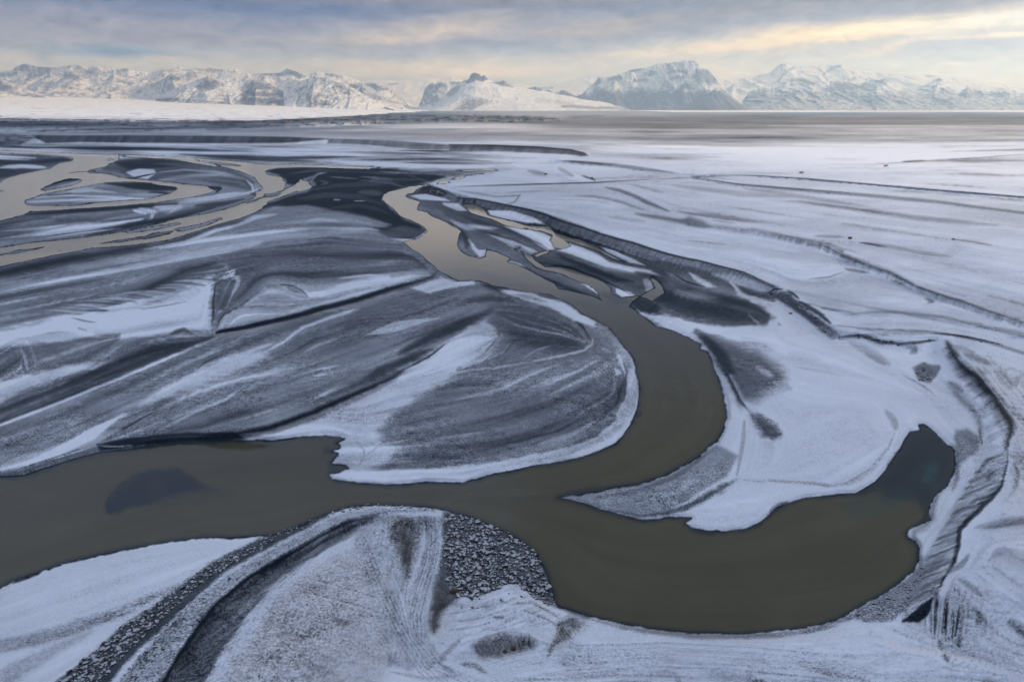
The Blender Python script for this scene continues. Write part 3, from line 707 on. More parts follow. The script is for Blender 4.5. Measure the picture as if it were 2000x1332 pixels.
 ('P','p',"1140,640 1175,632 1205,660 1215,690 1190,690 1160,665",0.62,4,4,.9), ('P','p',"1185,650 1205,660 1232,700 1240,720 1225,720 1205,690",0.70,4,4,.8), ('S','p',"1165,690 1190,710 1205,740 1205,770",0.5,6,6,.7), ('S','p',"1215,700 1224,725 1222,750 1218,780",0.35,2,3,.8),
 ('P','p',"975,566 1000,567 1050,575 1100,590 1130,612 1165,630 1160,640 1120,628 1080,606 1040,592 1000,578",0.93,3,4), ('S','p',"1000,575 1040,582 1070,590",0.55,3,4,.6), ('S','p',"1045,575 1090,584",0.3,2,2.5,.8),
 ('P','p',"1200,720 1212,722 1215,730 1203,732",0.95,1.5,2),
 # gravel bar
 ('P','p',"800,382 830,379 870,388 880,393 850,392 820,390",0.94,1.2,1), ('P','p',"863,396 895,398 914,412 895,412 867,401",0.94,1.5,1.5), ('P','p',"953,411 1000,412 1042,425 1068,440 1028,435 986,428 957,420",0.98,1.2,.6), 
 ('P','p',"986,442 1028,447 1063,456 1077,463 1077,474 1086,486 1070,489 1050,478 1030,464",0.98,2,1), ('P','p',"1103,472 1140,483 1170,497 1190,512 1270,527 1290,538 1220,530 1180,522 1120,499 1086,489 1115,481",0.97,2.5,1.5), ('P','p',"1173,482 1200,490 1240,508 1262,519 1230,513 1185,493",0.97,1.5,1),
 ('P','p',"947,457 985,460 1020,474 1056,494 1035,499 1010,489 975,470",0.88,3,3), ('P','p',"915,467 935,489 950,489 946,502 936,503 922,485",0.92,2,2), ('P','p',"880,430 905,437 930,450 915,450 890,440",0.7,3,3), ('P','p',"905,437 950,440 980,447 960,450 920,446",0.85,3,3), ('P','p',"990,508 1012,513 1025,521 1000,517",0.92,1.5,1), ('S','p',"820,398 850,405 870,412",0.4,3,3), ('S','p',"846,408 870,420",0.5,2,3), ('S','p',"940,452 1000,468 1040,485",0.12,2,3,.7), ('S','p',"900,450 910,470 915,490",0.14,4,4,.8), ('S','p',"930,430 980,445 1040,470 1075,488",0.2,2,3,.7), ('S','p',"900,420 930,432 960,440",0.22,3,4,.8),
 ('P','p',"1115,536 1140,545 1165,558 1178,580 1165,572 1140,556",0.95,1.5,1), ('P','p',"1203,563 1230,570 1240,577 1215,581 1203,571",0.96,1.2,1), ('P','p',"1255,545 1268,540 1276,565 1262,572",0.8,2,2,.8),
 ('S','p',"1085,495 1120,510 1160,528 1200,545 1240,552",0.12,5,7,.95), ('S','p',"1065,508 1100,518 1150,533 1190,550 1230,568",0.3,1.5,2,.8), ('S','p',"1050,512 1110,523 1160,540 1200,558 1235,576",0.02,1,1.4), ('S','p',"1040,535 1100,560 1160,580",0.16,4,5), ('S','p',"1100,500 1180,525 1240,535",0.5,3,4,.6), ('S','p',"1240,530 1290,545 1310,560",0.2,6,6,.8), ('P','p',"1235,580 1262,585 1290,600 1280,620 1255,612 1232,595",0.2,3,3),
 ('S','p',"1270,545 1290,552 1298,572 1280,590",0.05,1.2,1.5),
 # right bar: dark lens, wedge, small fan, speckled shore
 ('P','p',"1296,560 1352,563 1422,577 1475,598 1513,621 1496,625 1433,633 1370,622 1300,602 1275,590",0.24,11,7), ('P','p',"1310,568 1370,566 1410,582 1380,590 1330,582",0.52,10,6,.9), ('S','p',"1400,575 1460,595 1505,618",0.2,3,4,.8), ('S','p',"1430,600 1490,612",0.34,5,5,.6),
 ('S','p',"1500,590 1530,604",0.55,3,4,.7), ('S','p',"1460,612 1490,640 1440,640",0.75,2,3,.6), ('S','p',"1520,630 1525,645",0.5,2,2.5,.6),
 ('P','p',"1356,645 1380,650 1440,670 1490,692 1530,724 1520,755 1480,778 1450,790 1420,740 1388,692",0.40,18,9), ('P','p',"1356,646 1380,655 1420,690 1440,730 1420,735 1395,700",0.14,7,5,.9), ('S','p',"1475,715 1510,735",0.8,3,5,.7), ('S','p',"1510,745 1545,760",0.75,3,5,.7), ('S','p',"1400,700 1425,738 1445,780 1466,806",0.14,3,4,.9), ('P','p',"1466,803 1496,820 1526,842 1528,848 1510,858 1489,853 1476,830",0.34,7,7), ('S','p',"1550,715 1620,728 1650,735",0.8,1.5,2.5,.6), ('S','p',"1540,690 1600,705",0.85,4,8,.5),
 ('S','p',"1405,740 1425,785 1424,815 1405,845",0.78,4,4,.9), ('S','p',"1416,830 1395,862 1335,906 1245,948 1180,960 1100,970",0.52,8,8), ('P','p',"1088,970 1180,958 1300,930 1400,868 1440,890 1420,930 1330,985 1300,1005 1252,1015 1170,994",0.60,5,4), ('S','p',"1160,972 1240,960 1320,930 1390,880",0.40,3,4,.9), ('S','p',"1240,985 1320,960 1400,910",0.72,4,6,.8), ('S','p',"1440,935 1387,966 1335,991 1290,1005 1250,1008",0.30,4,5,.9), ('S','p',"1420,945 1400,965",0.4,6,5,.6),
 ('S','p',"1200,1000 1250,1013 1300,1008 1350,1000",0.85,2,3,.8),
 ('S','p',"1455,820 1452,860 1445,900 1440,930",0.72,2.5,3), ('S','p',"1440,935 1480,940 1500,938 1560,942 1620,948 1650,945 1700,915 1735,875 1748,845",0.74,2,3,.9), ('S','p',"1730,800 1745,820 1750,840",0.62,4,5,.7), ('S','p',"1650,950 1700,920 1730,885",0.78,3,4,.8), ('S','p',"1500,1010 1512,995 1540,980",0.25,4,3,.8), ('S','p',"1730,916 1748,893 1765,865",0.12,3,3,.9),
 ('S','p',"1600,640 1700,700 1800,760 1860,830",0.93,10,12,.4),
 ('P','p',"1232,606 1262,612 1300,616 1360,632 1433,640 1500,634 1535,640 1520,662 1440,664 1385,650 1358,640 1345,657 1300,640 1262,622",0.94,4,5), ('P','p',"1445,572 1500,586 1545,603 1605,652 1560,655 1530,625 1490,600",0.92,5,4), ('S','p',"1295,600 1340,622 1390,630",0.5,3,4,.6),
 # rocky rim of the right cut bank
 ('P','p',"1783,720 1807,710 1825,724 1818,748 1797,745",0.42,5,6), ('S','p',"1790,715 1830,718 1825,735 1810,748",0.4,3,5,.8), ('S','p',"1760,672 1790,680 1790,690",0.5,3,4,.5),
 ('S','p',"1841,745 1865,765 1890,790 1912,815 1919,850 1900,882",0.50,9,10,.9), ('P','p',"1862,840 1890,835 1920,850 1915,880 1890,895 1862,930",0.58,5,6), ('S','p',"1912,830 1918,860 1917,880",0.3,2,3,.8), ('S','p',"1880,850 1900,858 1910,875",0.4,6,7,.6), ('S','p',"1850,745 1880,765",0.42,6,6,.6),
 ('S','p',"1846,667 1857,684 1870,708 1891,726 1912,741 1936,769 1957,797 1970,817 1975,833 1970,853 1965,877",0.10,8,9), ('S','p',"1840,680 1862,712 1890,740 1925,775 1950,815 1960,840",0.5,6,8,.6),
 ('P','p',"1965,880 1970,902 1958,949 1944,966 1916,994 1895,1012 1877,1033 1874,1064 1867,1096 1846,1127 1839,1145 1821,1173 1783,1204 1762,1213 1765,1190 1800,1140 1802,1090 1830,1050 1860,1000 1890,940 1925,890",0.66,5,5), ('S','p',"1970,880 1968,902 1956,949 1942,966 1914,994 1893,1012 1876,1033 1872,1064 1864,1096 1844,1127 1836,1146",0.14,2.5,3.5,.9), ('S','p',"1945,960 1930,975 1910,985",0.2,3,4,.8), ('S','p',"1940,920 1925,935",0.3,3,4,.7),
 ('P','p',"1762,1213 1800,1180 1822,1168 1815,1195 1795,1215",0.02,3,3), 
 ('S','p',"1852,945 1835,960 1824,985 1822,1005 1810,1025 1785,1036 1785,1050 1797,1065",0.62,8,5), ('S','p',"1800,1085 1795,1110 1770,1140 1720,1170 1660,1205 1600,1226 1520,1240 1440,1243 1350,1242 1280,1234 1210,1224 1150,1208",0.58,6,4), ('P','p',"1800,1100 1812,1115 1770,1190 1740,1212 1690,1215 1660,1205 1720,1165 1780,1125",0.55,4,4), ('S','p',"1858,870 1858,900 1870,930 1860,960",0.55,7,5,.9),
 ('S','p',"1830,1170 1825,1240",0.2,2,3,.8), ('S','p',"1850,1180 1845,1230",0.3,1.5,2.5,.8), ('S','p',"1862,1185 1860,1250",0.3,1.5,2.5,.8), ('S','p',"1875,1180 1865,1245",0.25,1.5,2.5,.8), ('S','p',"1835,1250 1850,1290",0.4,4,5,.6), ('S','p',"1900,1185 1915,1200 1910,1220",0.4,6,7,.7), ('S','p',"1970,1210 2000,1235 2060,1260",0.3,8,8,.8), ('S','p',"1850,1120 1880,1100 1895,1080",0.4,3,5,.6), ('S','p',"1870,1130 1900,1150 1920,1165",0.55,4,6,.6),
 ('P','t',"1900,700 2000,720 2800,800 2800,1100 1960,1100 1980,860",0.5,20,6), ('S','p',"1960,880 2000,900 2100,950",0.7,10,12,.6), ('S','p',"1900,1030 1960,1020 2040,1010",0.6,4,8,.6),
 # ground behind the right cut bank
 ('S','p',"1880,690 1920,705 1945,712",0.45,4,5,.7), ('S','p',"1905,720 1935,730",0.5,4,5,.6), ('S','p',"1930,770 1970,795 2000,800",0.5,2,3,.6), ('S','p',"1960,800 2000,815",0.45,2,3,.6), ('S','p',"1985,818 2040,825",0.25,2,3,.8), ('S','p',"1900,700 1960,760 2010,830",0.97,2,2,.8), ('S','p',"1930,700 1980,760 2020,800",0.97,2,2,.8), ('S','p',"1940,720 1975,750 1990,735",0.55,6,8,.6), ('S','p',"1860,675 1900,690 1880,680",0.6,3,5,.6),
 # near bank at the bottom right: ploughed, streaked snow
 ('S','p',"1100,1280 1300,1275 1500,1290 1700,1310",0.80,10,14,.6), ('S','p',"1100,1300 1250,1285 1400,1290",0.74,1.5,2,.8), ('S','p',"1110,1318 1260,1300 1420,1305 1600,1325",0.74,1.5,2,.8), ('S','p',"1150,1262 1300,1255 1450,1262 1600,1275",0.78,1.5,2,.8), ('S','p',"1000,1330 1200,1318 1400,1322",0.75,2,3,.7),
 ('S','p',"1700,1238 1760,1262 1850,1275 1940,1295 2000,1325",0.97,4,3), ('S','t',"1700,1238 1760,1262 1850,1275 1940,1295 2000,1325",0.7,4,4), ('S','t',"1150,1215 1300,1236 1450,1250 1600,1244 1700,1236",0.5,4,3), ('S','p',"1400,1250 1500,1251 1600,1246 1700,1237",0.98,1.5,2,.8),
 ('S','p',"1460,1325 1500,1330",0.5,5,6,.5), ('S','p',"1320,1320 1330,1335",0.55,5,5,.5), ('S','p',"1560,1300 1700,1330",0.65,3,5,.6),
 # near snow beach bottom left
 ('P','p',"-800,1330 -100,1270 60,1235 200,1195 330,1150 450,1092 490,1072 400,1120 280,1180 150,1230 0,1275 -800,1420",0.70,8,6), ('P','p',"-800,1500 0,1310 100,1260 180,1230 120,1270 0,1360 -800,1620",0.74,10,8), ('S','p',"0,1275 120,1240 260,1190",0.62,5,8,.8), ('S','p',"0,1330 60,1290",0.72,10,10,.6), ('S','p',"20,1140 80,1118",0.1,2,2),
 # embankment: rubble, snowy crest, black ditch, ruts
 ('P','p',"90,1345 150,1300 250,1215 330,1160 400,1108 470,1070 546,1038 600,1018 640,1008 560,1048 480,1092 420,1130 380,1170 330,1215 280,1260 230,1310 210,1345 -100,1620 -300,1620",0.24,5,5),
 ('P','p',"220,1345 280,1270 350,1200 420,1140 500,1090 580,1045 650,1012 720,993 800,993 850,998 780,1003 700,1008 630,1035 560,1075 480,1125 420,1180 370,1240 330,1310 310,1345 150,1620 -60,1620",0.70,5,5), ('S','p',"300,1290 360,1220 430,1160",0.62,6,8,.6), ('S','p',"335,1220 350,1215",0.1,4,4,.8), ('S','p',"240,1330 300,1262 380,1185",0.45,8,8,.6),
 ('P','p',"300,1360 340,1300 380,1235 430,1175 500,1122 570,1082 640,1040 700,1015 730,1005 745,1012 700,1035 640,1070 580,1105 540,1135 500,1180 470,1220 430,1280 400,1345 300,1620 130,1620",0.40,6,6), ('S','p',"285,1400 330,1310 370,1250 420,1182 490,1126 560,1086 630,1044 690,1018 740,1005",0.06,5,4), ('S','p',"500,1122 540,1100 575,1080",0.05,7,5,.8), ('S','p',"450,1215 500,1165 560,1120",0.58,2,4,.6), ('S','p',"420,1290 470,1230",0.6,3,5,.6),('S','p',"570,1100 640,1060 700,1035",0.55,3,5,.6), ('S','p',"420,1180 400,1230 350,1310",0.35,8,8,.6),
 ('S','p',"395,1345 430,1285 480,1215 540,1145 600,1100 660,1068 720,1040",0.92,5,4), ('S','p',"450,1232 520,1160 600,1090 680,1050",0.5,1.5,1.5,.8), ('S','p',"470,1222 540,1142 620,1085",0.88,2,2,.8),
 # flat top of the mound
 ('P','p',"420,1345 480,1250 540,1165 600,1112 660,1082 700,1070 735,1130 745,1200 770,1260 740,1345 600,1620 250,1620",0.82,16,8), ('P','t',"420,1345 480,1250 540,1165 600,1112 660,1082 700,1070 735,1130 745,1200 770,1260 740,1345 600,1620 250,1620",0.48,14,6), ('S','p',"520,1190 580,1230 640,1210 720,1215",0.68,18,18,.7), ('S','p',"500,1290 600,1280 650,1320",0.72,18,18,.7), ('S','p',"640,1210 680,1215",0.55,6,7,.6),
 ('P','p',"690,1060 700,1025 740,1005 790,1003 830,1005 860,1010 870,1030 870,1070 850,1140 835,1200 835,1240 870,1290 800,1310 750,1290 730,1180",0.78,6,6), ('S','p',"715,1070 735,1120 770,1200 800,1290",0.66,6,8,.7), ('S','p',"750,1140 780,1200",0.62,3,5,.7),
 ('P','p',"764,1030 780,1015 815,1020 820,1035 815,1060 805,1085 800,1120 790,1128 785,1095 770,1060",0.42,9,8), ('P','t',"755,1020 780,1005 830,1012 825,1050 805,1100 795,1130 780,1095 765,1060",0.4,8,6), ('S','p',"760,1010 790,1012 815,1022",0.55,3,4,.7), ('S','p',"785,1035 795,1060 795,1100",0.22,8,5,.8),
 ('S','p',"830,1010 830,1060 815,1110 800,1150 790,1200",0.90,8,8,.8), ('S','p',"860,1030 862,1080 850,1130 838,1180 833,1230",0.9,3,3,.9), ('S','p',"845,1040 842,1090 830,1140",0.6,2,3,.6), ('S','p',"768,1125 785,1165 800,1215",0.95,1.2,1.5,.8), ('S','t',"745,1120 760,1200 790,1290",0.3,10,8),
 # dark side below the road and the rock face
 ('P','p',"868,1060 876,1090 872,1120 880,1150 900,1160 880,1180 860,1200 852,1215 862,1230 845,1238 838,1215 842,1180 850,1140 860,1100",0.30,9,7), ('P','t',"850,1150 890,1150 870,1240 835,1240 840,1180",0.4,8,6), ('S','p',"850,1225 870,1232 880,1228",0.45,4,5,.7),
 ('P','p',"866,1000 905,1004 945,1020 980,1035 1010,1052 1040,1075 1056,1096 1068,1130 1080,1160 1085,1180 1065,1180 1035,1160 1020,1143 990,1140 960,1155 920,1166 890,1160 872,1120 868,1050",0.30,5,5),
 # saddle with scraped snow
 ('P','p',"890,1180 960,1158 1000,1142 1040,1165 1090,1185 1160,1215 1140,1240 1100,1270 1000,1230 930,1240 860,1280 840,1250",0.90,6,5), ('S','p',"860,1200 900,1195 960,1180",0.7,1.2,2,.7), ('S','p',"880,1215 930,1208 990,1190",0.72,1.2,2,.7), ('S','p',"870,1232 920,1225 960,1215",0.72,1.2,2,.7), ('S','p',"1000,1180 1040,1176 1075,1195 1100,1215",0.55,1.5,3,.7), ('S','p',"1020,1190 1060,1205 1090,1222",0.6,1.5,2.5,.7), ('S','p',"960,1205 985,1205",0.4,1.5,2.5,.8), ('S','p',"900,1245 870,1275 830,1310",0.6,3,5,.6),
 ('S','p',"1000,1145 1030,1160 1060,1182 1095,1195 1150,1215",0.97,3,3), ('S','t',"1000,1145 1030,1160 1060,1182 1095,1195",0.8,4,4),
 ('P','p',"1088,1215 1110,1200 1145,1215 1125,1235 1095,1255 1080,1262",0.5,9,7), ('P','t',"1060,1280 1090,1210 1150,1215 1120,1240 1080,1290",0.4,9,5), ('S','p',"1095,1238 1080,1260 1068,1285",0.45,4,5,.8),
 ('P','p',"928,1258 945,1245 975,1238 1015,1240 1048,1252 1040,1262 1010,1272 985,1280 950,1285 935,1282",0.50,12,7), ('P','t',"925,1255 975,1236 1050,1252 990,1285 930,1290",0.4,6,5), ('S','p',"895,1295 930,1300 955,1315",0.5,3,5,.7), ('S','p',"850,1290 870,1305 900,1320",0.5,2,3,.6), ('S','p',"760,1310 830,1325 900,1318",0.75,2,3,.7), ('S','p',"920,1245 975,1232 1040,1240 1090,1262",0.97,3,3,.8), ('S','t',"920,1245 975,1232 1040,1240 1090,1262",0.5,3,3),
]
BARS = "-800,440 560,400 790,470 860,540 1000,570 1215,670 1255,760 1200,870 905,945 640,940 480,862 190,885 0,935 -800,990"
OPEN = "650,268 1200,268 1300,240 2800,240 2800,1600 1100,1600 1100,1250 1400,1252 1700,1240 1830,1180 1880,1080 1970,960 1990,830 1850,660 1640,650 1540,560 1400,510 1150,440 900,380 1080,320 1150,300 1000,282 760,270"
ROUGH = "-200,1620 120,1335 330,1160 546,1038 700,990 850,994 1000,1045 1085,1180 1150,1205 1350,1238 1700,1235 1850,1160 1960,960 1985,850 1900,720 1850,660 2800,780 2800,1620"
TRACKS = [
 ("846,1006 850,1050 842,1100 825,1150 812,1200 815,1260 835,1332", (-12, -5, 3, 9), .96, .58),
 ("705,1045 728,1100 752,1160 785,1230 830,1300 880,1345", (-9, -2, 6, 14), .95, .58),
 ("800,1130 795,1180 810,1240 860,1300 960,1345", (-6, 2, 9), .95, .60),
 ("1890,690 1925,730 1965,780 2010,840 2080,900", (-8, 0, 9), .98, .68),
 ("1925,690 1965,735 2010,790 2080,850", (-4, 6), .98, .68),
 ("880,1330 1000,1290 1100,1270 1300,1262 1500,1275 1750,1300", (-10, 0, 12, 24, 36), .97, .76),
 ("1850,1170 1846,1210 1842,1250", (-14, -6, 2, 9, 15), .9, .5),
]
GULLIES = [
 ("825,366 839,362 874,373 930,388 1000,402 1070,420 1140,444 1228,471 1315,498 1454,531 1513,559 1440,550 1297,520 1210,492 1120,464 1050,438 985,418 920,404 845,384",0.17,2.6,1.0,0.7),
 ("60,262 157,264 420,265 665,270 877,282 965,284 1115,292 1149,304 1105,303 877,297 665,283 280,280 60,284",0.16,9.0,1.0,0.6),
 ("1965,880 1970,902 1958,949 1916,994 1877,1033 1867,1096 1839,1145 1783,1204 1765,1190 1800,1140 1802,1090 1830,1050 1860,1000 1890,940 1925,890",0.42,5.0,0.40,1.0),
 ("1846,667 1874,706 1940,766 1975,815 1975,853 1965,877 1930,870 1915,800 1880,750 1840,690",0.25,6.0,0.5,1.0),
 ("1342,433 1475,450 1615,478 1737,531 1835,575 2000,630 2420,760 2420,776 2000,644 1820,583 1720,541 1600,489 1475,458",0.22,6.0,1.0,0.3),
 ("1100,1262 1400,1260 1700,1250 2000,1340 2800,1460 2800,1620 1000,1620 1000,1300",0.10,6.0,-0.04,1.0),
 ("890,1190 1000,1150 1090,1190 1130,1215 1000,1235 900,1255",0.16,5.0,0.35,1.0),
 ("690,1080 735,1020 860,1020 860,1100 835,1200 870,1300 780,1310 740,1200",0.14,6.0,1.0,0.25),
 ("300,1345 400,1190 500,1120 640,1040 740,1005 640,1075 520,1170 400,1345",0.16,5.0,0.75,1.0),
]
PAINT_TOP = [
 # the dark cut edges of the bars, facing the camera
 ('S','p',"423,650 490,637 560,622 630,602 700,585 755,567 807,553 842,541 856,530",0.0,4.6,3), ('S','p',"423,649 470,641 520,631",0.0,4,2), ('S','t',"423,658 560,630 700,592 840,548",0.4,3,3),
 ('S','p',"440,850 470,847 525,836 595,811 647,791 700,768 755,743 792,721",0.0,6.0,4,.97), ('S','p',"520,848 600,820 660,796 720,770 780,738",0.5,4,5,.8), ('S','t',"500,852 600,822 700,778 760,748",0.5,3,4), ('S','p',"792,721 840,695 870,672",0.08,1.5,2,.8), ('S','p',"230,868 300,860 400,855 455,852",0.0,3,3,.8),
 ('S','p',"690,855 712,880 705,905 690,915",0.7,1.5,2,.7), ('S','p',"700,910 715,890 740,870 800,858",0.75,1.5,2.5,.7),
 # tyre tracks on the mound
 ('S','p',"588,1128 640,1142 700,1160 745,1174",0.93,1.6,1.2,.9), ('S','p',"586,1125 640,1138 700,1156 745,1170",0.5,.8,.8,.8), ('S','p',"580,1156 640,1170 700,1186 745,1200",0.93,1.6,1.2,.9), ('S','p',"580,1152 640,1166 700,1182 745,1196",0.45,.8,.8,.8),
]
PAINT_WATER = [
 ('P','p',"212,1000 211,982 222,962 245,942 275,926 310,918 345,917 372,925 392,940 420,955 380,963 330,972 290,982 250,993 225,1004",0.85,7,11), ('S','p',"300,985 420,960 460,965",0.25,8,14,.6), ('P','p',"275,940 320,930 335,955 290,970",0.6,8,5,.7), ('S','p',"215,1000 214,975 235,948 262,930",0.98,5,5,.8), ('S','p',"340,925 365,940 385,955",0.9,5,6,.6),
 ('P','p',"1778,845 1799,832 1828,846 1862,880 1864,915 1855,945 1825,970 1812,1000 1790,985 1740,970 1690,955 1740,905 1765,860",0.95,16,4), ('S','t',"1830,900 1815,935 1805,955",0.85,14,16), ('S','t',"1790,960 1700,985 1640,990",0.35,10,22,.7), ('S','p',"1730,940 1690,962 1640,968",0.8,5,6), 
 ('S','p',"1345,1016 1356,1034 1400,1042",0.8,4,6), ('S','p',"1510,1000 1530,985",0.7,5,6), ('S','p',"630,885 650,875",0.8,8,10,.8), ('S','p',"640,915 660,912",0.8,5,8,.8), ('S','p',"1090,966 1150,958 1190,950",0.6,3,5), ('S','p',"1815,985 1812,1005 1790,1026 1768,1040",0.9,3,5), ('S','p',"1248,800 1244,815",0.7,3,5),
 ('S','p',"920,530 960,545 1000,560 1060,575",0.35,6,10,.7), ('S','p',"1100,580 1160,600 1230,600",0.4,6,8,.6), ('S','p',"1150,615 1180,640",0.5,3,5), ('P','p',"1165,570 1190,570 1230,585 1240,592 1200,598",0.75,5,4),
 ('P','a',"850,955 930,950 1020,952 1080,962 1010,975 930,985 870,990 820,985",0.9,14,4), ('P','a',"-800,960 60,945 130,960 60,1020 -800,1100",0.45,20,4), ('P','a',"-800,280 620,320 620,370 300,480 -800,560",0.5,5,4),
]
